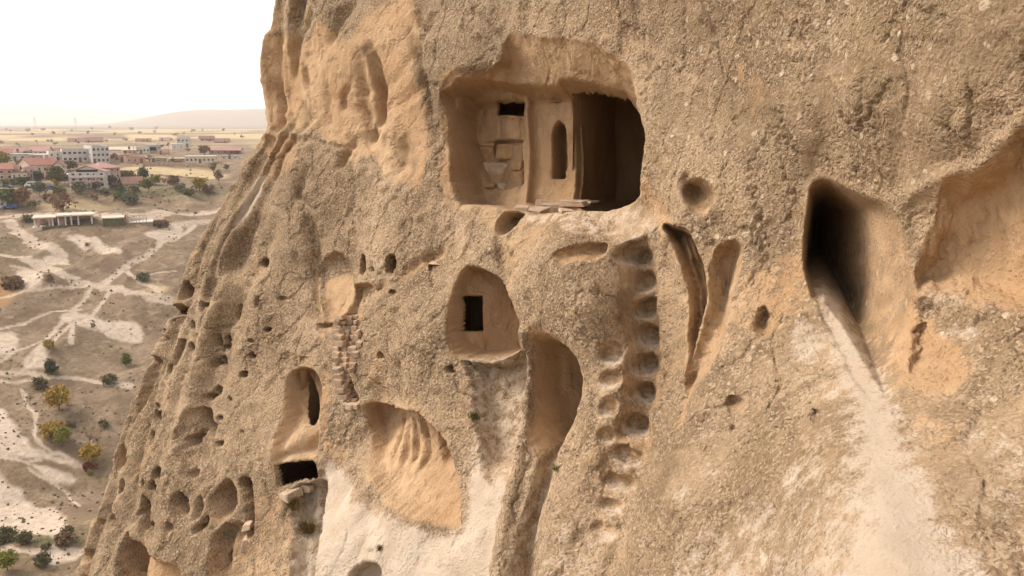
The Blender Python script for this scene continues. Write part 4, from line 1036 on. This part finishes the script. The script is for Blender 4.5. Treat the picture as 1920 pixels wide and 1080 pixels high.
# field wall
def wall_run(label, pts, h, th=.5, mat='stone'):
    q = [ground(*p)[0] for p in pts]
    e = empty("field_wall", q[0]); tag(e, label, "wall", kind="thing")
    for a, b in zip(q[:-1], q[1:]):
        a_, b_ = a - q[0], b - q[0]; n = np.array((-(b_ - a_)[1], (b_ - a_)[0], 0)); n = n / np.linalg.norm(n) * th
        vs_ = [a_, b_, b_ + n, a_ + n]
        poly_obj("wall_section", [(*v[:2], v[2] - 2) for v in vs_] + [(*v[:2], v[2] + h) for v in vs_], [(0,3,2,1),(4,5,6,7),(0,1,5,4),(1,2,6,5),(2,3,7,6),(3,0,4,7)], PM[mat], e)
wall_run("brown rubble retaining wall along the upper edge of the tan field", [(268,312),(300,311),(340,312),(392,314)], 1.6)
wall_run("low rubble wall crossing below the tan field", [(298,330),(330,334),(372,336)], .8)
wall_run("pale kerb wall along the village street", [(-10,355),(40,357),(100,360)], .6, mat='slab')

# open roadside pavilion with an arch
p, f = ground(120, 425); s = f / FPX
e = empty("pavilion", p, math.atan2(-p[0], p[1]) - R(4)); tag(e, "roadside pavilion with a flat pale roof, arched wall and dark open bays", "pavilion")
W, Hh = 98 * s, 17 * s
boxes("roof", [(-W/2 - .4, -W*.12, -.9, 7.4, Hh, Hh + .35)], PM['slab'], e)
boxes("roof", [(-W*.12, W/2 + .4, -.9, 7.4, Hh + .35, Hh + .75)], PM['slab'], e)
boxes("back_wall", [(-W/2, W/2, 6.6, 7, -3, Hh)], PM['stone'], e)
boxes("floor", [(-W/2 - .6, W/2 + .8, -.6, 6.6, -3, .05)], PM['slab'], e)
# arched front wall
ax, aw, ah = -W*.33, 1.15, 1.4
arc = [(ax + aw * math.cos(t), ah + aw * math.sin(t)) for t in np.linspace(0, math.pi, 11)]
x0, x1 = -W*.46, -W*.22
vs_, fs = [], []
outl = [(x1, .05), (x1, Hh), (x0, Hh), (x0, .05)]
top_pts = [(x1, .05)] + [(ax + aw, .05)] + arc + [(ax - aw, .05)] + [(x0, .05)]
for yy in (0, .45):
    for xx, zz in top_pts: vs_.append((xx, yy, zz))
    for xx, zz in top_pts: vs_.append((xx if zz < .1 else xx, yy, Hh))
n = len(top_pts)
for k in range(n - 1):
    if abs(top_pts[k][0] - top_pts[k + 1][0]) < 1e-6: continue
    fs.append((k, n + k, n + k + 1, k + 1)); fs.append((2*n + k, 2*n + k + 1, 3*n + k + 1, 3*n + k)); fs.append((k, k + 1, 2*n + k + 1, 2*n + k))
poly_obj("arched_wall", vs_, fs, PM['pink'], e)
for xx in (-W*.5, -W*.2, -W*.1, W*.02, W*.12, W*.24, W*.5 - .4):
    boxes("column", [(xx, xx + .45, -.1, .35, .05, Hh + (.35 if xx > -W*.12 else 0))], PM['frame'], e)
boxes("partition", [(-W*.1 + .45, W*.0, 1.5, 1.8, .05, Hh)], PM['pink'], e)
boxes("parapet", [(-W*.36, W*.52, -1.6, -1.3, -2.5, .45)], PM['hedge'], e)
p, f = ground(214, 424); s = f / FPX
e = empty("terrace", p, math.atan2(-p[0], p[1])); tag(e, "low terrace with a bleached slab top over an ivy-covered front", "terrace")
boxes("slab", [(-20*s, 18*s, -.3, 7, 2.2, 2.5)], PM['slab'], e); boxes("front_wall", [(-19*s, 17*s, 0, 6.8, -3, 2.2)], PM['hedge'], e)
boxes("post", [(18*s + .3, 18*s + .6, 0, .3, -2, 3.2)], PM['wood'], e)
p, f = ground(264, 420); s = f / FPX
e = empty("terrace", p, math.atan2(-p[0], p[1])); tag(e, "white railed terrace at the track bend right of the ivy terrace", "terrace")
boxes("slab", [(-20*s, 22*s, -.3, 6, .3, .55)], PM['white'], e); boxes("base_wall", [(-19*s, 21*s, 0, 5.8, -3, .3)], PM['stone'], e)
for j in range(6): boxes("post", [(-19*s + j*5.6*s, -19*s + j*5.6*s + .25, 0, .25, .55, 2.4)], PM['frame'], e)
boxes("beam", [(-19.5*s, 10*s, -.05, .3, 2.4, 2.65)], PM['slab'], e)

# cars by the street
def car(label, px, py, mat, yaw, van=False):
    p, f = ground(px, py)
    e = empty("parked_car", p, yaw); tag(e, label, "car", "cars in the village street")
    hh = 1.0 if not van else 1.1
    prof = [(-2.1,.35),(-2.15,.8),(-1.9,.95),(-1.2,1.0),(-.6,1.42),(.9,1.45),(1.7,1.0),(2.1,.9),(2.1,.35)] if not van else [(-2.3,.35),(-2.35,.95),(-2.0,1.1),(-1.4,1.9),(2.2,1.95),(2.3,1.0),(2.3,.35)]
    m = len(prof)
    poly_obj("body", [(x, y, z) for y in (-.85, .85) for x, z in prof], [tuple(range(m)), tuple(range(2*m - 1, m - 1, -1))] + [(k, m + k, m + (k + 1) % m, (k + 1) % m) for k in range(m)], PM[mat], e)
    for y in (-.87, .86):
        boxes("side_window", [(-.75, 1.0, y, y + .01, 1.02, 1.34)] if not van else [(-1.3, 1.8, y, y + .01, 1.25, 1.7)], PM['glass'], e)
    for x in (-1.35, 1.35):
        for y in (-.8, .8):
            k = 10; vs_ = [(x + .33 * math.cos(a), y + d, .33 + .33 * math.sin(a)) for d in (-.1, .1) for a in np.arange(k) * 2 * math.pi / k]
            poly_obj("wheel", vs_, [tuple(range(k)), tuple(range(2*k - 1, k - 1, -1))] + [(i, k + i, k + (i + 1) % k, (i + 1) % k) for i in range(k)], PM['tyre'], e)
car("dark navy car parked under the hedge at the left", 13, 354, 'navy', .1)
car("white van at the street corner right of the navy car", 60, 351, 'whitecar', .3, True)
car("blue and pale car parked in front of the red-roofed house garden", 94, 356, 'blue', .5)
car("blue car beside the white wall above the road", 20, 392, 'blue', .2)

# street lamp, power pylons
p, f = ground(64, 356)
e = empty("street_lamp", p); tag(e, "thin grey street lamp at the corner of the pink house", "lamp")
boxes("pole", [(-.09, .09, -.09, .09, -.5, 8)], PM['steel'], e); boxes("lamp_head", [(-.1, 1.3, -.12, .12, 7.9, 8.05)], PM['steel'], e)
for px, pyb, hpx, lab in ((67, 240, 20, "faint lattice power pylon on the hazy plain left of the hills"), (143, 240, 19, "faint lattice power pylon in front of the pale hills")):
    p, f = ground(px, pyb + 6); s = f / FPX; hh = (hpx + 6) * s; b_ = hh * .11
    e = empty("power_pylon", p); tag(e, lab, "pylon", "power pylons on the plain")
    for sx in (-1, 1):
        for sy in (-1, 1):
            t = hh * .002 + .05
            poly_obj("leg", [(sx*b_ + t*i, sy*b_ + t*j, -2) for i, j in ((-1,-1),(1,-1),(1,1),(-1,1))] + [(sx*b_*.12 + t*i, sy*b_*.12 + t*j, hh) for i, j in ((-1,-1),(1,-1),(1,1),(-1,1))], [(4,5,6,7),(0,1,5,4),(1,2,6,5),(2,3,7,6),(3,0,4,7)], PM['steel'], e)
    for zz in (.68, .8, .92): boxes("cross_arm", [(-hh*.12, hh*.12, -.3, .3, hh*zz, hh*zz + hh*.006 + .05)], PM['steel'], e)

# ------------------------------------------------------------------ trees, bushes
def limb(vs_, fs, a, b, ra, rb, k=5):
    a, b = np.array(a, float), np.array(b, float); d = b - a; d /= np.linalg.norm(d) + 1e-9
    x = np.cross(d, (0.3, .9, .1)); x /= np.linalg.norm(x); y = np.cross(d, x); n = len(vs_)
    for p_, r_ in ((a, ra), (b, rb)):
        for t in range(k):
            an = 2 * math.pi * t / k; vs_.append(tuple(p_ + (x * math.cos(an) + y * math.sin(an)) * r_))
    fs += [(n + i, n + (i + 1) % k, n + k + (i + 1) % k, n + k + i) for i in range(k)]
def leaves_mesh(name, h, w, z0, n, size, mat, sparse=False, tall=1.0, rs=None):
    """leaf-sized faces gathered into uneven clumps"""
    nc = max(6, int(n / 26))
    cc = []
    for _ in range(nc):
        v = rs.normal(size=3); v /= np.linalg.norm(v); r = rs.uniform(.35, 1.0) ** .6
        cc.append((v[0] * w/2 * r * .82, v[1] * w/2 * r * .82, z0 + (h - z0) * (.5 + .44 * v[2] * r)))
    cc = np.array(cc); cr = rs.uniform(.10, .24, nc) * w
    k = rs.integers(0, nc, n)
    P_ = cc[k] + rs.normal(size=(n, 3)) * (cr[k] * .55)[:, None]
    P_[:, 2] = np.clip(P_[:, 2], z0 * .8, h)
    a = rs.normal(size=(n, 3)); a /= np.linalg.norm(a, axis=1)[:, None]; b = np.cross(a, rs.normal(size=(n, 3))); b /= np.linalg.norm(b, axis=1)[:, None]
    s = size * rs.uniform(.6, 1.4, n)[:, None]
    V4 = np.stack([P_ - a*s, P_ - b*s*.7, P_ + a*s, P_ + b*s*.7], 1).reshape(-1, 3)
    me = big_mesh(name, V4, np.arange(4 * n).reshape(-1, 4), mat)
    me.polygons.foreach_set("use_smooth", np.zeros(n, bool))
    return me
def tree(label, px, pyb, wpx, hpx, leaf, kind='tree', group=None):
    p, f = ground(px, pyb); s = f / FPX; w, h = wpx * s, hpx * s
    rs = np.random.default_rng(int(px * 31 + pyb * 7))
    bush = kind == 'bush'
    e = empty({'bush': 'bush', 'bare': 'bare_tree', 'tree': 'tree', 'cypress': 'cypress'}[kind], p, rs.uniform(0, 6)); tag(e, label, 'bush' if bush else 'tree', group)
    vs_, fs = [], []
    z0 = h * (.04 if bush else .28 if kind == 'tree' else .12)
    tr = max(.05, w * .035)
    lean = rs.normal(size=2) * h * .04
    top = (lean[0], lean[1], h * (.45 if kind != 'bare' else .55))
    limb(vs_, fs, (0, 0, -.4), top, tr, tr * .6)
    for _ in range(5 if kind != 'bare' else 14):
        a_ = rs.uniform(0, 6.28); st = np.array(top) * rs.uniform(.55, 1.0)
        en = st + np.array((math.cos(a_) * w * .36, math.sin(a_) * w * .36, h * rs.uniform(.12, .42)))
        limb(vs_, fs, st, en, tr * .5, tr * .15, 4)
        if kind == 'bare':
            for _ in range(3):
                st2 = st + (en - st) * rs.uniform(.4, .9); limb(vs_, fs, st2, st2 + rs.normal(size=3) * w * .14 + np.array((0, 0, h * .08)), tr * .22, tr * .08, 3)
    link(bpy.data.objects.new("trunk", mesh_from("trunk", vs_, fs, PM['bark'])), e)
    if leaf:
        n = int(np.clip(wpx * hpx * (1.5 if kind != 'bare' else .25), 120, 1600))
        link(bpy.data.objects.new("crown", leaves_mesh("crown", h, w, z0, n, max(.12, w * .068), LM[leaf], rs=rs)), e)
    return e
TREES = [
    ("yellow-green tree at the left edge in front of the grey shed", 8, 314, 26, 27, 'lime'), ("dark green tree right of the pink corner house", 72, 345, 24, 24, 'dark'), ("big olive tree left of the white apartment house", 106, 349, 30, 36, 'olive'),
    ("olive tree behind the apartment house roof", 131, 319, 28, 17, 'olive'), ("yellowing bush at the foot of the big olive tree", 104, 353, 15, 17, 'gold'), ("sage shrub below the red-roofed house", 75, 368, 26, 26, 'sage'),
    ("second dark tree between the white gable cottage and the apartments", 122, 346, 16, 22, 'dark'), ("sage bush in front of the white balconies", 150, 364, 28, 22, 'sage'), ("plum-brown bush at the pink wing's corner", 181, 360, 18, 20, 'plum'),
    ("plum-brown tree against the pink apartment wing", 208, 352, 24, 22, 'plum'), ("rounded olive bush at the corner of the tan field", 237, 338, 30, 17, 'olive'), ("dark green spiky-topped tree in the garden by the terracotta roof", 270, 342, 22, 28, 'dark'),
    ("bright green tree with pale trunk in the garden", 277, 362, 20, 27, 'green'), ("pale lime tree right of the dark green garden tree", 292, 347, 22, 19, 'lime'), ("slim dark garden shrub right of the lime tree", 309, 350, 9, 18, 'dark'),
    ("tan leafless-looking tree at the garden edge", 325, 352, 24, 22, 'brown'), ("grey-green shrub below the tan garden tree", 337, 360, 22, 16, 'sage'), ("golden olive tree standing alone right of the garden", 374, 359, 27, 24, 'gold'),
    ("brown tree on the tan field's right side", 400, 324, 17, 19, 'brown'), ("tall grey-brown tree beside the rock's edge", 411, 347, 16, 30, 'brown'), ("small olive bush right of the field tree", 424, 320, 15, 11, 'olive'),
    ("dark green cypress beside the white cube house", 316, 277, 9, 13, 'dark', 'cypress'), ("dark bush left of the cypress", 303, 278, 10, 8, 'dark'), ("dark bush behind the dark garage", 294, 278, 9, 8, 'olive'),
    ("brown bush at the white cube house's corner", 354, 286, 10, 10, 'brown'), ("wide brown tree behind the long cream house", 383, 290, 24, 16, 'brown'), ("rust-brown tree among green trees above the road", 43, 388, 28, 36, 'rust'),
    ("dark olive bush at the foot of the rust-brown tree", 61, 390, 20, 13, 'olive'), ("wide green tree at the left edge above the road", 14, 384, 40, 28, 'green'), ("dark green tree between the rust tree and the white wall", 30, 390, 16, 18, 'dark'), ("sparse rust-brown tree above the pavilion", 118, 396, 40, 34, 'rust', 'bare'),
    ("small rust bush on the bank above the pavilion", 178, 376, 16, 14, 'rust', 'bush'), ("grey-green bush in the gully below the garden", 246, 382, 30, 22, 'sage', 'bush'), ("dark bush beside the grey-green gully bush", 228, 364, 22, 14, 'dark', 'bush'),
    ("green hedge bush below the pink wing", 196, 366, 20, 14, 'olive', 'bush'), ("dark hedge bush left of the bright green tree", 252, 360, 22, 12, 'olive', 'bush'), ("long hedge bush above the navy car", 40, 343, 36, 9, 'dark', 'bush'), ("second hedge bush above the navy car", 15, 346, 24, 9, 'green', 'bush'),
    ("yellow-leaved tree highest on the near slope", 110, 770, 42, 44, 'yellow'), ("wide yellow tree on the near slope", 100, 822, 42, 28, 'yellow'), ("lime green tree in front of the wide yellow tree", 118, 838, 30, 36, 'lime'),
    ("yellow tree low against the rock's edge", 172, 870, 36, 36, 'yellow'), ("small red bush under the yellow tree by the rock", 168, 882, 24, 14, 'red', 'bush'), ("dark green round bush above the footpath", 97, 703, 26, 30, 'dark', 'bush'),
    ("olive bush on the footpath fork", 76, 730, 28, 22, 'olive', 'bush'), ("olive bush on the footpath near the rock", 206, 720, 28, 18, 'olive', 'bush'), ("yellow-olive bush on the bare track corner", 92, 654, 22, 17, 'gold', 'bush'),
    ("green bush beside the rock's edge above the path", 238, 687, 20, 28, 'green', 'bush'), ("small olive bush on the grassy knoll", 175, 617, 11, 11, 'olive', 'bush'), ("olive bush between yellow trees and rock", 196, 803, 22, 15, 'olive', 'bush'), ("dark olive bush right of the wide yellow tree", 132, 802, 20, 13, 'olive', 'bush'),
    ("bare grey tree on the near slope right of the lime tree", 167, 838, 24, 34, None, 'bare'), ("leaning bare tree beside the bare grey tree", 184, 838, 20, 26, None, 'bare'), ("small bare tree on the left of the near slope", 57, 757, 14, 22, None, 'bare'),
    ("yellow-green tree in the bottom left corner", 14, 1070, 36, 38, 'lime'), ("olive bush in the valley bottom right of the corner tree", 80, 1062, 30, 26, 'olive', 'bush'), ("olive bush at the end of the pale slope", 128, 1010, 24, 26, 'olive', 'bush'),
    ("brown bush beside the rock at the valley bottom", 120, 1022, 36, 22, 'brown', 'bush'), ("low olive bush in the gully under the pale slope", 88, 1030, 22, 12, 'olive', 'bush'), ("olive thicket bush at the left in the gully", 8, 1016, 40, 24, 'olive', 'bush'),
    ("dark olive bush in the middle of the gully", 46, 1020, 30, 24, 'olive', 'bush'), ("brown round bush on the eroded slope", 94, 527, 18, 12, 'brown', 'bush'), ("grey-brown bush by the upper footpath bend", 268, 528, 26, 16, 'sage', 'bush'),
    ("dark scrub heap on the eroded slope at the left edge", 24, 540, 40, 20, 'brown', 'bush'), ("small yellow-green bush hugging the rock's edge", 170, 893, 12, 14, 'lime', 'bush'),
]
TREES += [
    ("dark tree behind the salmon house roofs", 40, 316, 18, 16, 'dark'), ("olive tree left of the pale far house", 50, 296, 16, 13, 'olive'), ("grey-green tree between the shed and the hall", 90, 300, 14, 10, 'sage'),
    ("low brown hedge bush under the long cream house", 330, 310, 26, 7, 'brown', 'bush'), ("brown bush by the peach ruin", 282, 304, 20, 12, 'brown', 'bush'), ("dry bush right of the brown stone hut", 216, 300, 16, 12, 'brown', 'bush'),
    ("olive bush below the golden tree", 352, 366, 26, 12, 'olive', 'bush'), ("dry golden bush right of the golden tree", 392, 362, 22, 16, 'brown', 'bush'), ("green shrub on the lawn before the pink wing", 222, 372, 24, 12, 'green', 'bush'),
    ("dark shrub in front of the blue and pale car", 112, 366, 26, 14, 'olive', 'bush'), ("brown shrub left of the sparse rust tree", 92, 378, 24, 14, 'rust', 'bush'), ("olive shrub at the pavilion's left end", 52, 416, 26, 12, 'olive', 'bush'),
    ("brown scrub bush right of the railed terrace", 300, 424, 30, 10, 'brown', 'bush'), ("dark hole-side bush on the pale scarp", 165, 462, 14, 8, 'brown', 'bush')]
for t_ in TREES: tree(*t_)
rs = np.random.default_rng(5)
for i in range(34):
    px = [4,12,20,34,52,60,68,80,100,104,120,134,147,165,172,200,205,215,235,247,262,270,290,293,320,330,345,355,362,380,392,420,440,455][i]; py = 244 + rs.uniform(-4, 12) if i % 3 else 262 + rs.uniform(-4, 10)
    tree("small far bush dotting the hazy plain", px, py, rs.uniform(5, 11), rs.uniform(3.5, 7), 'olive' if i % 2 else 'brown', 'bush', "far bushes on the plain")

# low scrub over the slopes: nobody could count it
rs = np.random.default_rng(11); sv, sf = [], []
n = 0
while n < 1700:
    px, py = rs.uniform(-30, 420), rs.uniform(395, 1085) if rs.uniform() < .8 else rs.uniform(255, 395)
    r = ray(px, py); d = np.interp(-py, -_r[:, 0], _r[:, 1]) * (1 + rs.normal() * .01)
    x, y = r[0] / math.hypot(r[0], r[1]) * d, r[1] / math.hypot(r[0], r[1]) * d
    if noise2(np.array([x / 14]), np.array([y / 14]), 51)[0] < -.12: continue
    n += 1
    z = float(terrain(x, y)); w = rs.uniform(.12, .48) ** 1.3 * (1 if d < 300 else 2.0); h = w * rs.uniform(.6, 1.1)
    k = len(sv)
    for a_ in range(5): sv.append((x + w * math.cos(a_ * 1.257) * rs.uniform(.6, 1.2), y + w * math.sin(a_ * 1.257) * rs.uniform(.6, 1.2), z - .1))
    for a_ in range(4): sv.append((x + w * .7 * math.cos(a_ * 1.57 + .5) * rs.uniform(.5, 1.2), y + w * .7 * math.sin(a_ * 1.57 + .5) * rs.uniform(.5, 1.2), z + h * rs.uniform(.5, .9)))
    sv.append((x, y, z + h))
    for a_ in range(5): sf.append((k + a_, k + (a_ + 1) % 5, k + 5 + a_ % 4))
    for a_ in range(4): sf += [(k + 5 + a_, k + (a_ + 1) % 5, k + 5 + (a_ + 1) % 4), (k + 5 + a_, k + 5 + (a_ + 1) % 4, k + 9)]
scrub = tag(link(bpy.data.objects.new("scrub", mesh_from("scrub", sv, sf, LM['scrub']))), "low dry scrub dotted over the valley slopes", "scrub", kind="stuff")
# ------------------------------------------------------------------ stones, rubble and tufts on the cliff
def stonemat(name, c):
    t = NT(name); n = t.noise(9, 4, .65); f = t.noise(60, 3, .7)
    cc = t.mix(t.ramp(n, .3, .7), tuple(x * .75 for x in c), tuple(x * 1.12 for x in c))
    cc = t.mix(t.math('MULTIPLY', t.ramp(f, .45, .3), .4), cc, tuple(x * .45 for x in c))
    return t.done(cc, t.bump(t.math('ADD', f, n), .8, .012))
SM = {'tuff': stonemat("cut_tuff_block", (.40, .25, .125)), 'pink': stonemat("pinkish_tuff_stone", (.50, .36, .245)), 'pale': stonemat("pale_tuff_stone", (.48, .36, .245))}
INTO = np.array((math.sin(CY), math.cos(CY), 0))
def stone(name, w, h, d, mat, seed, rough=.12, bev=.16, parent=None):
    rs = np.random.default_rng(seed)
    bm = bmesh.new(); bmesh.ops.create_cube(bm, size=1.0)
    bmesh.ops.scale(bm, vec=(w, d, h), verts=bm.verts)
    m = min(w, h, d)
    for v in bm.verts: v.co += Vector(rs.normal(size=3) * rough * m)
    bmesh.ops.bevel(bm, geom=bm.edges[:], offset=bev * m, segments=1, affect='EDGES')
    for v in bm.verts: v.co += Vector(rs.normal(size=3) * rough * .18 * m)
    me = bpy.data.meshes.new(name); bm.to_mesh(me); bm.free(); me.materials.append(mat)
    return link(bpy.data.objects.new(name, me), parent)
def face_rot(): return Matrix((tuple(U_), tuple(INTO), (0, 0, 1))).transposed().to_euler()
FR = face_rot()
def px_m(pt): return float(pt @ CF) / FPX
# blocked-up opening in the big cave's back wall
c0 = hit(940, 315)
blk = empty("blocked_opening", tuple(c0)); tag(blk, "squared tuff blocks filling a walled-up opening in the big cave's back wall", "masonry")
for i, (x0, y0, x1, y1) in enumerate([(895,275,930,304),(932,272,981,300),(905,306,959,342),(961,302,981,319),(961,322,981,343),(932,344,960,360),(912,344,930,352),(898,266,929,273)]):
    p_ = hit((x0 + x1) / 2, (y0 + y1) / 2); s = px_m(p_)
    o = stone("block", (x1 - x0) * s * 1.04, (y1 - y0) * s * 1.0, .20, SM[('tuff', 'tuff', 'pink')[i % 3]], 100 + i, .08, .14, blk)
    o.location = p_ - c0 + INTO * (.0 + .035 * (i % 3)); o.rotation_euler = (FR[0], FR[1] + .03 * ((i * 7) % 3 - 1), FR[2] + .05 * ((i * 5) % 3 - 1))
# rubble strip
c0 = hit(650, 690)
rub = empty("rubble_wall", tuple(c0)); tag(rub, "narrow wall of stacked rubble stones plugging the crevice beside the rounded outcrop", "wall", kind="thing")
rs = np.random.default_rng(3)
y = 590.0; i = 0
while y < 756:
    hgt = rs.uniform(7.5, 12)
    xl = np.interp(y, [590, 610, 640, 700, 725, 756], [634, 629, 628, 629, 632, 646]); xr = np.interp(y, [590, 610, 640, 665, 690, 720, 740, 756], [672, 679, 679, 674, 664, 658, 666, 676])
    x = xl + rs.uniform(-2, 1)
    while x < xr - 3:
        w_ = min(rs.uniform(8, 21), xr - x + 2)
        p_ = hit(x + w_ / 2, y + hgt / 2); s = px_m(p_)
        o = stone("stone", w_ * s * .98, hgt * s * .96, rs.uniform(.13, .22), SM['pink' if rs.uniform() < .7 else 'pale'], 200 + i, .13, .11, rub)
        o.location = p_ - c0 + INTO * rs.uniform(-.06, .0); o.rotation_euler = (FR[0] + rs.normal() * .05, FR[1] + rs.normal() * .06, FR[2] + rs.normal() * .1)
        i += 1; x += w_ + rs.uniform(0, 1.2)
    y += hgt + .3
# loose slabs at the cave's lip and fallen stones
for i, (px, py, w_, h_, d_, rot, lab, mt) in enumerate([
    (979, 392, 24, 11, .25, .2, "small loose slab at the left end of the rubble over the hole", 'pale'), (1007, 396, 32, 16, .35, -.1, "thick broken tuff slab lying over the hole in the cave's lip", 'pale'),
    (1046, 388, 54, 12, .4, .12, "long flat slab in the middle of the cave's sill", 'pale'), (1078, 380, 46, 11, .35, -.15, "longest thin slab at the back of the cave's sill", 'pink'),
    (1020, 380, 34, 10, .3, .3, "slab leaning behind the thick broken slab", 'pink'), (1062, 396, 22, 8, .2, .5, "small chip in front of the long flat slab", 'pale'),
    (1108, 381, 18, 7, .2, -.4, "small chip at the right end of the cave's sill rubble", 'pale'), (580, 911, 24, 17, .3, .1, "pale squared stone lodged beside the low black opening", 'pale'),
    (466, 984, 14, 9, .18, .3, "small fallen stone wedged in the deep groove", 'pink'), (464, 1018, 12, 26, .2, .1, "upright flake of stone at the foot of the deep groove", 'pink'),
    (546, 925, 26, 12, .3, -.2, "rounded stone on the sill of the low black opening", 'pale')]):
    p_ = hit(px, py); s = px_m(p_)
    o = stone("loose_stone", w_ * s, h_ * s, d_, SM[mt], 400 + i, .20, .12)
    o.location = p_ - INTO * .02; o.rotation_euler = (FR[0], FR[1] + rot * .3, FR[2] + rot)
    tag(o, lab, "stone", "loose stones on the cliff")
def tuft(label, px, py, wpx, hpx, mat, n, droop=.6):
    p_ = hit(px, py); s = px_m(p_); rs = np.random.default_rng(px)
    vs_, fs = [], []
    for k in range(n):
        a_ = rs.uniform(0, 6.28); L = hpx * s * rs.uniform(.5, 1.1); o_ = np.array((rs.normal() * wpx * s * .18, rs.normal() * .03, 0))
        dr = np.array((math.cos(a_), math.sin(a_) * .7 - .3, 0)); t = np.cross(dr, (0, 0, 1)) * .006
        q0, q1, q2 = o_, o_ + np.array((0, 0, L * .6)) + dr * wpx * s * .25, o_ + np.array((0, 0, L * (1 - droop * rs.uniform(0, .8)))) + dr * wpx * s * .5
        m = len(vs_); vs_ += [q0 - t, q0 + t, q1 + t, q1 - t, q2]; fs += [(m, m + 1, m + 2, m + 3), (m + 3, m + 2, m + 4)]
    o = link(bpy.data.objects.new("grass_tuft", mesh_from("grass_tuft", vs_, fs, LM[mat]))); o.location = p_
    tag(o, label, "grass tuft", "tufts rooted in the cliff")
tuft("green tuft rooted in the gully under the window alcove", 891, 786, 22, 20, 'grass', 90)
tuft("large dry brown tuft below the low black opening", 577, 998, 40, 36, 'dry', 160, .3)
tuft("smaller dry tuft just under the low black opening", 552, 955, 30, 34, 'dry', 110, .3)
tuft("tiny tuft above the small hollow in the pale apron", 712, 1030, 12, 12, 'dry', 60)
tuft("tiny dry tuft on the right side of the pale chute", 1043, 880, 14, 12, 'grass', 50)

# ------------------------------------------------------------------ haze over the plain
def haze():
    t = bpy.data.materials.new("haze"); t.use_nodes = True; n, l = t.node_tree.nodes, t.node_tree.links; n.clear()
    v = n.new("ShaderNodeVolumePrincipled"); v.inputs["Color"].default_value = (.98, .965, .94, 1); v.inputs["Density"].default_value = HAZE; v.inputs["Anisotropy"].default_value = .3
    o = n.new("ShaderNodeOutputMaterial"); l.new(v.outputs[0], o.inputs["Volume"])
    z0 = float(GZ.min()) - 1; z1 = max(float(GZ.max()), 14.0) + 3
    s = 26100
    h = boxes("haze", [(-s, s, -s, s, z0, z1)], t); tag(h, "pale dusty haze lying over the plain and hills", "haze", kind="stuff")
HAZE = 1.35e-4
haze()
